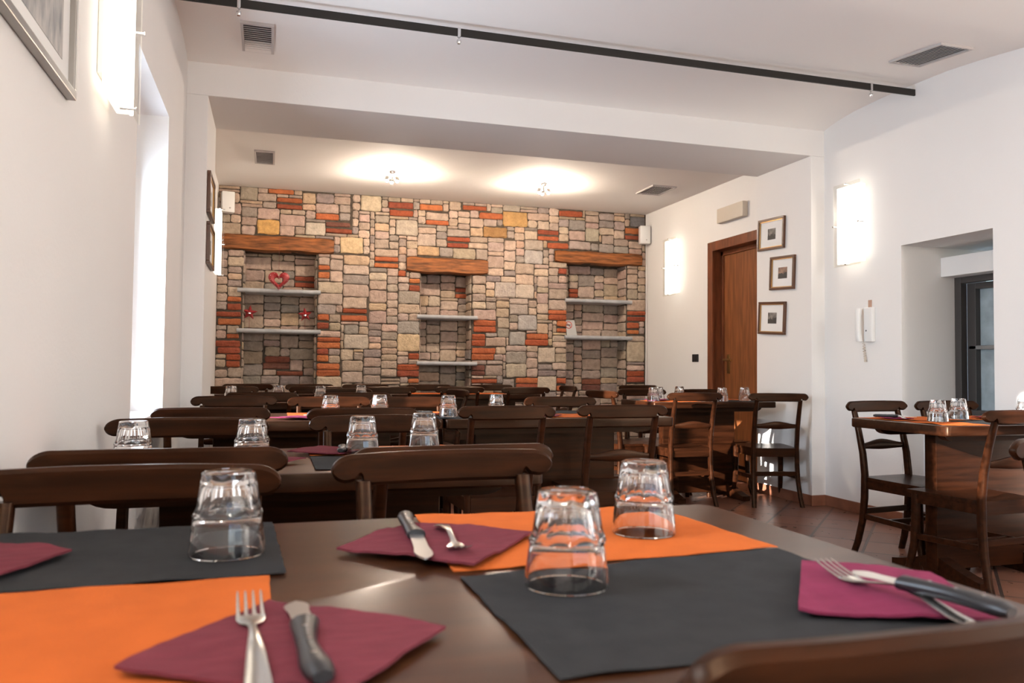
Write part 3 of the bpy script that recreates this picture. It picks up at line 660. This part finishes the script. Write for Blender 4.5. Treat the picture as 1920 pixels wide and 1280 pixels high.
table(*TB['t2'], 'second table from the camera, behind the two nearest chair backs')
table(*TB['t3a'], 'third-row table on the left with pink-lit napkins, beside the bright window')
table(*TB['t3b'], 'third-row table ending behind the two middle chairs seen from behind')
table(*TB['t4'], 'fourth-row table with four glasses, on the left before the stone wall')
table(*TB['t5a'], 'farthest table at the left end of the stone wall')
table(*TB['t5b'], 'farthest table under the middle niche of the stone wall')
table(*TB['fr'], 'table beside the wooden door with its end in white sunlight')
table(*TB['rt'], 'table at the far right in front of the window recess')

# ------------------------------------------------------------------ chairs (face -Y, back rail at y=0 of the maker; origin under the seat)
OY = .22
def chair_proto(label):
    t = thing('dining_chair', label, 'chair', (0, 0, 0))
    W2, r = .215, .028
    bm = B(); pts = []; sec = []
    N_ = 44; xs = []
    for i in range(N_+1):
        u = i/N_
        xs.append(-W2+.0008+(2*W2-.0016)*(.5-.5*cos(pi*u)) if False else -W2+.0006+(2*W2-.0012)*(3*u*u-2*u*u*u if (u < .0) else u))
    xs = sorted(set([round(v, 5) for v in xs]+[s*(W2-d) for s in (-1, 1) for d in (.0006, .003, .006, .012, .018, .024, .034, .042, .047, .050, .053, .056, .060, .066)]))
    for x in xs:
        d = W2-abs(x)
        c = sqrt(max(r*r-(r-min(d, r))**2, 0)) if d < r else r
        zt = .772+.028*sqrt(max(0, 1-((.040-d)/.040)**2)) if d < .040 else .800+.002*min(1, (d-.04)/.1)
        if d < r: zb = .773-c*.86
        elif d < .046: zb = .749+.003*((d-r)/.018)
        elif d < .060: zb = (.752 if d < .053 else .743)+.010*sqrt(max(0, 1-((d-.053)/.007)**2))*(.9 if d < .053 else 1.8)
        else: zb = .742
        zt = max(zt, zb+.003); h_ = zt-zb; y = .026*(1-(x/W2)**2)-.006; k = .22 if h_ > .02 else .3
        pts.append(Vector((x, y+OY, (zt+zb)/2))); sec.append(rect_sec(.022, h_, min(.3, .007/min(.022, h_))) if h_ > .02 else rect_sec(.018, h_, .3))
    sweep(bm, pts, sec, (Vector((0, 1, 0)), Vector((0, 0, 1)))); obj('top_rail', bm, WOOD, t, smooth=35)
    for s in (-1, 1):                                            # rear leg runs up to the rail
        bm = B(); cp = [(.172, -.006, 0), (.166, -.03, .07), (.160, -.055, .18), (.157, -.066, .30), (.156, -.068, .42), (.156, -.055, .53), (.156, -.030, .64), (.156, .002, .752)]
        sweep(bm, [Vector((s*x, y+OY, z)) for x, y, z in cp], [rect_sec(.026, w_) for w_ in (.030, .032, .034, .036, .036, .034, .030, .024)], (Vector((1, 0, 0)), Vector((0, 1, 0)))); obj('leg', bm, WOOD, t, smooth=50)
        bm = B(); cp = [(.190, -.455, 0), (.180, -.435, .06), (.172, -.415, .16), (.170, -.408, .28), (.170, -.406, .392)]
        sweep(bm, [Vector((s*x, y+OY, z)) for x, y, z in cp], [rect_sec(w_, w_) for w_ in (.026, .029, .032, .034, .034)], (Vector((1, 0, 0)), Vector((0, 1, 0)))); obj('leg', bm, WOOD, t, smooth=50)
    bm = B(); n = 10                                             # seat: dished board
    g = []
    for layer in (0, 1):
        gg = []
        for i in range(n+1):
            v = i/n; y = -.055-.385*v; hw = .158+.034*v**.8; row = []
            for k in range(n+1):
                u = -1+2*k/n; x = u*hw; yy = y-(.014*(1-u*u) if i == n else 0)*1
                e = max(abs(u)**6, abs(2*v-1)**6)
                z = .412-.007*(1-abs(u)**2.5)*(sin(pi*min(1, v*1.05)))-.003*e if layer else .392+.002*0
                row.append(bm.verts.new((x, yy+OY, z)))
            gg.append(row)
        g.append(gg)
    for L_ in (0, 1):
        for i in range(n):
            for k in range(n):
                q = (g[L_][i][k], g[L_][i][k+1], g[L_][i+1][k+1], g[L_][i+1][k]); bm.faces.new(q)
    for i in range(n):
        bm.faces.new((g[0][i][0], g[0][i+1][0], g[1][i+1][0], g[1][i][0])); bm.faces.new((g[0][i][n], g[1][i][n], g[1][i+1][n], g[0][i+1][n]))
        bm.faces.new((g[0][0][i], g[0][0][i+1], g[1][0][i+1], g[1][0][i])); bm.faces.new((g[0][n][i], g[1][n][i], g[1][n][i+1], g[0][n][i+1]))
    obj('seat', bm, WOOD, t, smooth=50)
    bm = B()
    for s in (-1, 1): sweep(bm, [Vector((s*.153, -.07+OY, .37)), Vector((s*.168, -.40+OY, .37))], rect_sec(.016, .044, .1), (Vector((1, 0, 0)), Vector((0, 0, 1))))
    box(bm, -.16, .16, -.414+OY, -.398+OY, .348, .392); box(bm, -.15, .15, -.076+OY, -.060+OY, .348, .392); obj('seat_frame', bm, WOOD, t)
    for s in (-1, 1):
        bm = B(); sweep(bm, [Vector((s*.158, -.06+OY, .205)), Vector((s*.171, -.412+OY, .195))], rect_sec(.015, .028, .15), (Vector((1, 0, 0)), Vector((0, 0, 1)))); obj('stretcher', bm, WOOD, t)
    bm = B(); box(bm, -.156, .156, -.068+OY, -.053+OY, .215, .245, .003); obj('stretcher', bm, WOOD, t)
    bm = B(); box(bm, -.168, .168, -.225+OY, -.205+OY, .192, .212, .003); obj('stretcher', bm, WOOD, t)
    bm = B(); n = 20; pts = []; sec = []                        # wavy back slat
    for i in range(n+1):
        u = -1+2*i/n; wv = .5+.5*cos(u*pi*1.0); zt = .580+.020*wv-.0*abs(u); zb = .552-.006*wv+.006*(1 if abs(u) > .9 else 0)
        pts.append(Vector((u*.150, -.044+.012*(1-u*u)+OY, (zt+zb)/2))); sec.append(rect_sec(.014, zt-zb, .2))
    sweep(bm, pts, sec, (Vector((0, 1, 0)), Vector((0, 0, 1)))); obj('slat', bm, WOOD, t, smooth=50)
    return t
first_chair = None
def chair(x, y, rz, label, group, sx=1):
    """x,y: middle of the back rail; rz 0 faces the camera side (-Y)"""
    global first_chair
    off = Matrix.Rotation(rz, 3, 'Z') @ Vector((0, OY, 0)); loc = (x-off.x, y-off.y, 0)
    if first_chair is None:
        first_chair = chair_proto(label); first_chair.location = loc; first_chair.rotation_euler = (0, 0, rz); first_chair['group'] = group; return first_chair
    c = dup(first_chair, loc, rz, label, group); c.scale = (sx, 1, 1); return c
def railx(pxm, y, py=760): return on(pxm, py, 1, y).x
G = 'dark wooden chairs around the tables'
F, N = 0, pi          # F: facing the camera, N: back to the camera
D = lambda a: radians(a)
CH = [
 (.445, .422, N+D(2.6), 'blurred chair back cut off by the bottom right corner of the view'),
 (-.212, 1.375, F+D(-1), 'large chair back at the left edge behind the nearest glass and black mat'),
 (.322, 1.50, F+D(4), 'large chair back centred in front of the second table'),
 (-.195, 1.672, N, 'chair back just behind the large left one, its dark inner face showing'),
 (.372, 1.625, N+D(3), 'chair back mostly hidden behind the large centre chair back'),
 (-.232, 2.60, F+D(-2), 'leftmost chair on the far side of the second table, against the wall'),
 (.335, 2.655, F, 'chair behind the two middle glasses of the second table'),
 (-.212, 3.25, N, 'leftmost chair tucked in from the front at the pink-napkin table'),
 (.349, 3.15, N, 'second chair from the left tucked in from the front at the third row'),
 (.962, 3.25, N, 'chair seen from behind, left of the two facing the third-row end table'),
 (1.51, 3.285, N+D(-2), 'chair seen from behind, right of the two facing the third-row end table'),
 (-.18, 4.46, F, 'reddish-lit chair beyond the third row, beside the pier'),
 (.30, 4.32, F, 'second chair from the left beyond the third-row table'),
 (.715, 4.25, F, 'third chair from the left beyond the third-row table, behind a glass'),
 (1.566, 4.25, F, 'rightmost chair beyond the third row, over the black and orange mats'),
 (-.045, 5.10, N, 'left chair tucked in from the front at the fourth-row table'),
 (.516, 5.02, N, 'right chair tucked in from the front at the fourth-row table'),
 (.51, 6.0, F, 'chair beyond the fourth-row table, right of its third glass'),
 (1.32, 5.75, -pi/2+D(8), 'chair seen from the side at the right end of the fourth-row table'),
 (-.30, 6.58, N+D(2), 'leftmost chair in the last row, cut by the left pier'),
 (.355, 6.66, N, 'second chair from the left tucked in front of the farthest tables'),
 (.94, 6.56, N, 'third chair from the left tucked in front of the farthest tables'),
 (1.536, 6.62, N, 'chair before the farthest table, below the middle niche'),
 (2.07, 6.45, N, 'rightmost of the chairs tucked in front of the farthest tables'),
 (-.19, 7.43, F, 'chair against the stone wall below the left niche, at its left'),
 (.34, 7.42, F, 'chair against the stone wall below the right edge of the left niche'),
 (.835, 7.42, F, 'chair against the stone wall between the left and middle niches'),
 (1.42, 7.42, F, 'orange-lit chair against the stone wall at the middle niche'),
 (2.03, 7.42, F, 'chair against the stone wall just right of the middle niche'),
 (2.66, 7.0, -pi/2, 'chair turned sideways at the right end of the farthest table'),
 (2.37, 5.55, pi/2+D(10), 'chair turned sideways with its rail in white sunlight at the door table'),
 (2.843, 4.99, N, 'left chair with its back to us at the table by the door'),
 (3.425, 4.86, N+D(-14), 'right chair at the door table, standing against the white pier'),
 (2.904, 5.96, F, 'far chair at the left of the table by the door'),
 (3.38, 5.85, F, 'far chair at the right of the table by the door'),
 (3.555, 7.38, F, 'chair in the far right corner against the stone wall'),
 (3.135, 3.58, F+D(6), 'left chair on the far side of the right table, its curved leg on the tiles'),
 (3.585, 3.56, F, 'right chair on the far side of the right table, in front of the window'),
 (3.085, 2.66, N+D(2), 'front chair of the right table with a sunlit stripe on its back leg'),
 (1.915, 1.50, F, 'chair back just entering the right edge of the view'),
]
for x, y, rz, lb in CH: chair(x, y, rz, lb, G, 1.08 if x < -.18 and y < 3 else 1)

# ------------------------------------------------------------------ mats and napkins
def sheet(name, q, z, m, lb, cat, grp, amp=.0012, th=.0012, seed=0, n=26, fr=9, edge=.002, droop=None):
    """q: four corners in order (x,y); a soft cloth/paper rectangle"""
    bm = B(); P = [Vector((*p, 0)) for p in q]
    def base(u, v): return P[0]*(1-u)*(1-v)+P[1]*u*(1-v)+P[2]*u*v+P[3]*(1-u)*v
    g = []
    for L_ in (0, 1):
        gg = []
        for i in range(n+1):
            row = []
            for k in range(n+1):
                u, v = i/n, k/n; p = base(u, v)
                ed = min(u, v, 1-u, 1-v); s = Vector((p.x*fr+seed, p.y*fr, seed*1.7))
                jz = amp*(noise.noise(s)+.35*noise.noise(s*2.3)+.22*noise.noise(Vector((p.x*18+p.y*9, p.y*95-p.x*20, seed)))); lift = edge*max(0, 1-ed/.12)*max(0, noise.noise(Vector((p.x*14, p.y*14, seed+5)))+.25)
                je = .0022*noise.noise(Vector((p.x*40, p.y*40, seed))) if ed < 1e-6 else 0
                row.append(bm.verts.new((p.x+je, p.y+je, z+.0006+amp*.75+jz+lift+(th if L_ else 0))))
            gg.append(row)
        g.append(gg)
    for L_ in (0, 1):
        for i in range(n):
            for k in range(n): bm.faces.new((g[L_][i][k], g[L_][i+1][k], g[L_][i+1][k+1], g[L_][i][k+1]))
    for i in range(n):
        bm.faces.new((g[0][i][0], g[0][i+1][0], g[1][i+1][0], g[1][i][0])); bm.faces.new((g[0][i][n], g[0][i+1][n], g[1][i+1][n], g[1][i][n]))
        bm.faces.new((g[0][0][i], g[0][0][i+1], g[1][0][i+1], g[1][0][i])); bm.faces.new((g[0][n][i], g[0][n][i+1], g[1][n][i+1], g[1][n][i]))
    o = obj(name, bm, m, smooth=60); return tag(o, lb, cat, grp)
GM = 'paper place mats on the tables'; GN = 'folded paper napkins on the tables'
def mat_(q, m, lb, s, z=TZ): return sheet('place_mat', q, z, m, lb, 'place mat', GM, .0007, .0009, s, 26, 8, .0035)
def nap(q, m, lb, s, z=TZ+.0035): return sheet('napkin', q, z, m, lb, 'napkin', GN, .0042, .0028, s, 34, 11, .003)
mat_([(-.42, 1.236), (.007, 1.236), (.021, .931), (-.42, .925)], BLACK, 'black place mat under the left glass of the nearest table', 1)
mat_([(-.42, .920), (.003, .922), (.006, .585), (-.42, .585)], ORANGE, 'orange place mat filling the bottom left corner of the view', 2)
mat_([(.218, 1.238), (.615, 1.226), (.634, .902), (.202, .893)], ORANGE, 'orange place mat on the far side of the nearest table', 3)
mat_([(.203, .868), (.628, .895), (.652, .57), (.209, .563)], BLACK, 'black place mat in the right foreground under the front glass', 4)
NZ = TZ+.0035
def P(px, py, dz): p = on(px, py, 2, TZ+dz); return (p.x, p.y)
DN = .0115
nap([P(630, 1022, DN), P(765, 975, DN), P(1000, 992, DN), P(890, 1055, DN)], MAROON, 'maroon napkin with knife and fork on the far orange mat', 11)
nap([P(135, 1028, DN), P(-60, 1010, DN), P(-120, 1060, DN), P(-20, 1080, DN)], MAROON, 'maroon napkin at the left edge on the black mat', 12)
nap([P(505, 1120, DN), P(836, 1165, DN), P(650, 1288, DN), P(212, 1246, DN)], MAROON, 'maroon napkin in the left foreground under fork and knife', 13)
nap([P(1503, 1048, DN), P(1742, 1072, DN), P(1908, 1160, DN), P(1497, 1140, DN)], PLUM, 'plum napkin on the right foreground mat under crossed cutlery', 14)
# second table
mat_([(.10, 2.345), (.50, 2.345), (.50, 2.13), (.10, 2.13)], ORANGE, 'orange mat under the two middle glasses of the second table', 5)
mat_([(.10, 2.10), (.52, 2.10), (.52, 1.84), (.10, 1.84)], BLACK, 'black mat at the front right of the second table', 6)
mat_([(-.42, 2.345), (-.02, 2.345), (-.02, 2.13), (-.42, 2.13)], BLACK, 'black mat at the far left of the second table', 7)
mat_([(-.42, 2.10), (-.0, 2.10), (-.0, 1.85), (-.42, 1.85)], ORANGE, 'orange mat at the front left of the second table', 8)
nap([(.045, 2.18), (.13, 2.30), (.26, 2.22), (.17, 2.09)], MAROON, 'maroon napkin with a knife beside the middle glass of the second table', 15)
nap([(-.11, 2.07), (.085, 2.0), (.02, 1.93), (-.13, 1.90)], MAROON, 'maroon napkin pointing out from behind the left chair back', 16)
# third row
mat_([(.60, 4.10), (1.02, 4.10), (1.02, 3.85), (.60, 3.85)], ORANGE, 'orange mat behind the bluish glass of the third row', 21)
mat_([(.66, 3.82), (.97, 3.80), (.97, 3.53), (.66, 3.55)], BLACK, 'black mat shining blue under the third-row glass', 22)
mat_([(1.22, 4.10), (1.62, 4.10), (1.62, 3.86), (1.22, 3.86)], BLACK, 'black mat at the far right of the third row', 23)
mat_([(1.18, 3.83), (1.60, 3.83), (1.60, 3.56), (1.18, 3.56)], ORANGE, 'orange mat between the two chairs of the third row', 24)
mat_([(.08, 4.10), (.48, 4.10), (.48, 3.85), (.08, 3.85)], ORANGE, 'orange mat at the far left of the third row', 25)
mat_([(-.40, 3.83), (-.05, 3.83), (-.05, 3.56), (-.40, 3.56)], ORANGE, 'orange mat at the near left end of the third row', 26)
nap([(.0, 3.62), (.12, 3.76), (.29, 3.72), (.16, 3.56)], PLUM, 'pink-lit napkin between the chair backs of the third row', 31)
nap([(.58, 3.74), (.66, 3.90), (.80, 3.86), (.72, 3.68)], PLUM, 'plum napkin left of the bluish glass in the third row', 32)
nap([(1.16, 3.60), (1.22, 3.70), (1.36, 3.66), (1.28, 3.55)], MAROON, 'dark napkin on the orange mat between the two third-row chairs', 33)
# fourth and fifth rows
mat_([(-.20, 5.83), (.22, 5.83), (.22, 5.58), (-.20, 5.58)], ORANGE, 'orange mat between the two left glasses of the fourth row', 27)
mat_([(.30, 5.83), (.70, 5.83), (.70, 5.58), (.30, 5.58)], BLACK, 'black mat at the right of the fourth row', 28)
mat_([(1.18, 7.14), (1.56, 7.14), (1.56, 6.86), (1.18, 6.86)], ORANGE, 'orange mat on the farthest table, left of a chair back', 29)
mat_([(1.64, 7.14), (2.02, 7.14), (2.02, 6.86), (1.64, 6.86)], ORANGE, 'orange mat on the farthest table at its right end', 30)
nap([(1.50, 6.90), (1.56, 7.04), (1.74, 7.02), (1.66, 6.87)], MAROON, 'red napkin on the farthest table beside a chair post', 34)
# table by the door
mat_([(2.62, 5.40), (2.98, 5.40), (2.98, 5.15), (2.62, 5.15)], ORANGE, 'sunlit mat at the front left of the door table', 41)
mat_([(2.66, 5.68), (3.02, 5.68), (3.02, 5.44), (2.66, 5.44)], BLACK, 'black mat at the far left of the door table', 42)
mat_([(3.12, 5.68), (3.52, 5.68), (3.52, 5.44), (3.12, 5.44)], ORANGE, 'orange mat at the far right of the door table', 43)
mat_([(3.14, 5.40), (3.52, 5.40), (3.52, 5.15), (3.14, 5.15)], BLACK, 'black mat at the front right of the door table', 44)
nap([(2.62, 5.30), (2.68, 5.46), (2.83, 5.40), (2.76, 5.26)], PLUM, 'sunlit pink napkin on the left end of the door table', 45)
# right table
mat_([(2.80, 3.33), (3.20, 3.33), (3.20, 3.06), (2.80, 3.06)], ORANGE, 'orange mat at the far left of the right table', 51)
mat_([(2.81, 3.02), (3.02, 3.02), (3.02, 2.76), (2.81, 2.76)], ORANGE, 'pale sunlit mat at the front left of the right table', 52)
mat_([(3.04, 3.03), (3.42, 3.03), (3.42, 2.77), (3.04, 2.77)], BLACK, 'black mat in front of the glasses on the right table', 53)
mat_([(3.28, 3.33), (3.66, 3.33), (3.66, 3.07), (3.28, 3.07)], ORANGE, 'orange mat at the far right of the right table', 54)
nap([(2.80, 3.14), (2.86, 3.27), (3.0, 3.24), (2.93, 3.10)], PLUM, 'plum napkin at the left corner of the right table', 55)
nap([(3.34, 3.10), (3.40, 3.22), (3.54, 3.18), (3.47, 3.06)], PLUM, 'plum napkin right of the two glasses on the right table', 56)

# ------------------------------------------------------------------ glasses
def tumbler(label):
    R0, R1, H_ = .0445, .032, .100
    def fac(a, z):
        if z < .050: return 1
        k = min(1, (z-.050)/.003)*(1 if z < .094 else max(0, (.098-z)/.004)); s = 2*pi/9; d = (a % s)-s/2
        return 1-k*(1-cos(s/2)/cos(d))*1.05
    bm = B(); o_ = [(R0-.0010, 0), (R0, .0015), (R0-.0003, .012), (R0-.0035, .036), (R0-.0045, .044), (R0-.0030, .049), (R0-.0042, .053), (R0-.0068, .060), (R0-.0095, .078), (R1+.0006, .092), (R1-.001, .098), (R1-.004, .100), (.0001, .0985)]
    i_ = [(.0001, .086), (R1-.008, .085), (R1-.0045, .080), (R0-.0125, .062), (R0-.0075, .040), (R0-.0035, .012), (R0-.0025, .0006)]
    nb = len(bm.verts); lathe(bm, o_, 72, facet=fac, close=False); lathe(bm, i_, 72, close=False)
    bm.verts.ensure_lookup_table(); n0 = len(o_)*72
    for k in range(72): bm.faces.new((bm.verts[k], bm.verts[(k+1) % 72], bm.verts[n0+(len(i_)-1)*72+(k+1) % 72], bm.verts[n0+(len(i_)-1)*72+k]))
    bmesh.ops.remove_doubles(bm, verts=bm.verts, dist=.0004)
    # closing ring between inner and outer rim is the first/last step of the profile
    o = obj('water_glass', bm, GLASS, smooth=28); return tag(o, label, 'glass', 'upturned tumblers on the tables')
g0 = None
def glass(x, y, lb, z=None, rz=0):
    global g0
    z = TZ+.0032 if z is None else z
    if g0 is None: g0 = tumbler(lb); o = g0
    else: o = g0.copy(); COL.objects.link(o); o['label'] = lb
    o.location = (x, y, z); o.rotation_euler = (0, 0, rz)
def gp(px, y, lb, **k): p = on(px, 740, 1, y); glass(p.x, y, lb, **k)
glass(-.047, 1.043, 'upturned glass on the black mat at the left of the nearest table')
glass(.304, .802, 'nearest upturned glass, standing on the right black mat', rz=.3)
glass(.506, 1.031, 'upturned glass on the far orange mat of the nearest table', rz=.1)
gp(252, 2.02, 'leftmost upturned glass, on the second table near the wall', rz=.2)
gp(474, 2.05, 'upturned glass at the second table behind the left chair backs')
gp(681, 2.13, 'upturned glass left of the centre on the second table', rz=.3)
gp(796, 2.25, 'upturned glass right of the centre on the second table')
gp(620, 3.70, 'leftmost upturned glass of the third row', rz=.5)
gp(712, 3.76, 'second upturned glass from the left in the third row')
gp(841, 3.68, 'upturned glass on the blue-shining mat in the third row', rz=.2)
gp(931, 3.80, 'rightmost upturned glass of the third row')
gp(433, 5.42, 'leftmost upturned glass of the fourth row, by the pier')
gp(522, 5.68, 'second upturned glass from the left in the fourth row')
gp(601, 5.45, 'third upturned glass from the left in the fourth row')
gp(677, 5.68, 'rightmost upturned glass of the fourth row')
gp(1225, 5.22, 'upturned glass on the door table next to the sunlit napkin, front one of a pair')
gp(1235, 5.42, 'upturned glass on the door table, rear one of the left pair')
gp(1274, 5.56, 'upturned glass at the far middle of the door table, below the black switch')
gp(1354, 5.20, 'upturned glass on the door table against the door frame')
gp(1396, 5.28, 'rightmost upturned glass on the door table')
gp(1758, 2.99, 'left and nearer glass on the table at the far right')
gp(1797, 3.13, 'second glass from the left on the table at the far right')
gp(1922, 3.10, 'glass cut off by the right edge of the view')

# ------------------------------------------------------------------ cutlery
def fork(x0, y0, x1, y1, z, lb, roll=0, lift=0):
    """from handle end (x0,y0) to tine tips (x1,y1)"""
    L = sqrt((x1-x0)**2+(y1-y0)**2); bm = B()
    prof = [(0, .0075), (.02, .0095), (.08, .0092), (.25, .0068), (.45, .0038), (.60, .0032), (.66, .0045), (.70, .0095), (.75, .0118), (.79, .0122)]
    def zz(t): return .0022+.014*sin(pi*min(1, max(0, (t-.02)/.72)))**1.6*.75+(.010*((t-.76)/.24)**1.5 if t > .76 else 0)+lift*t
    sweep(bm, [Vector((0, t*L, zz(t))) for t, w_ in prof], [[(-w_, 0), (-w_*.5, -.0012), (w_*.5, -.0012), (w_, 0), (w_*.5, .0012), (-w_*.5, .0012)] for t, w_ in prof], (Vector((1, 0, 0)), Vector((0, 0, 1))))
    for k in range(4):
        xx = -.0102+.0068*k; ts = [.785, .82, .87, .92, .97, 1.0]
        sweep(bm, [Vector((xx, t*L, zz(t))) for t in ts], [rect_sec(w_*2, .0016, .3) for w_ in (.0020, .0017, .0015, .0013, .0011, .0006)], (Vector((1, 0, 0)), Vector((0, 0, 1))))
    o = obj('fork', bm, STEEL, smooth=50); o.location = (x0, y0, z); o.rotation_euler = (0, roll, math.atan2(-(x1-x0), y1-y0))
    return tag(o, lb, 'fork', 'steel forks on the napkins')
def knife(x0, y0, x1, y1, z, lb, hl=.55, side=1):
    L = sqrt((x1-x0)**2+(y1-y0)**2); t = thing('table_knife', lb, 'knife', (x0, y0, z), math.atan2(-(x1-x0), y1-y0), 'black-handled knives on the napkins')
    bm = B(); h = hl*L; n = 12; pts = []; sec = []
    for i in range(n+1):
        u = i/n; wd = (.0105+.0022*cos(u*2*pi*.9))*(.6 if i == 0 else (.85 if i in (1,) else 1)); th = .0072*(.6 if i == 0 else 1)
        pts.append(Vector((.004*sin(u*pi)*side, u*h, .0065))); sec.append([(wd*cos(a), th*sin(a)) for a in [2*pi*k/12 for k in range(12)]])
    sweep(bm, pts, sec, (Vector((1, 0, 0)), Vector((0, 0, 1)))); obj('handle', bm, BLKPL, t, smooth=60)
    bm = B(); pts = []; sec = []; m = 12
    for i in range(m+1):
        u = i/m; wd = .0088 if u < .55 else .0088+.002*sin((u-.55)/.45*pi)-.0075*max(0, (u-.80)/.2)**2
        pts.append(Vector((.002*u*side, h-.004+u*(L-h), .006-.003*u))); sec.append([(-wd, .0004), (wd, .0012), (wd, -.0012), (-wd, -.0004)])
    sweep(bm, pts, sec, (Vector((1, 0, 0)), Vector((0, 0, 1)))); obj('blade', bm, BLADE, t)
    for f_ in (.25, .5, .75):
        bm = B(); lathe(bm, [(.0001, .0125), (.0022, .0128), (.0022, .0142), (.0001, .0144)], 8, (.003*side, h*f_, 0)); obj('rivet', bm, STEEL, t)
NT = NZ+.0075
DC = .015
knife(*P(760, 966, DC), *P(803, 1047, DC), NT, 'black-handled knife on the far maroon napkin', .55)
fork(*P(824, 981, DC), *P(868, 1027, DC+.006), NT, 'foreshortened fork beside the knife on the far maroon napkin')
fork(*P(486, 1292, DC), *P(467, 1104, DC+.010), NT, 'fork with its tines up on the left foreground napkin')
knife(*P(606, 1276, DC), *P(555, 1124, DC), NT, 'knife with scalloped tip on the left foreground napkin', .62, -1)
fork(*P(1818, 1165, DC), *P(1543, 1046, DC+.010), NT+.001, 'fork lying under the knife on the plum napkin')
knife(*P(1898, 1154, DC+.012), *P(1590, 1068, DC+.012), NT+.012, 'knife lying across the fork on the plum napkin', .62, 1)
knife(on(633, 850, 2, TZ).x, 2.10, .20, 2.28, NT, 'knife on the maroon napkin of the second table')
knife(.74, 3.76, .60, 3.86, NT, 'knife on the plum napkin of the third row')
fork(.78, 3.66, .80, 3.84, NT+.002, 'fork on the mat beside the bluish third-row glass')
fork(2.86, 3.08, 2.94, 3.26, NT, 'fork on the plum napkin of the right table')
knife(2.82, 3.24, 2.99, 3.14, NT, 'knife on the plum napkin of the right table')
knife(.24, 3.66, .14, 3.72, NT, 'knife on the pink-lit napkin in the third row')
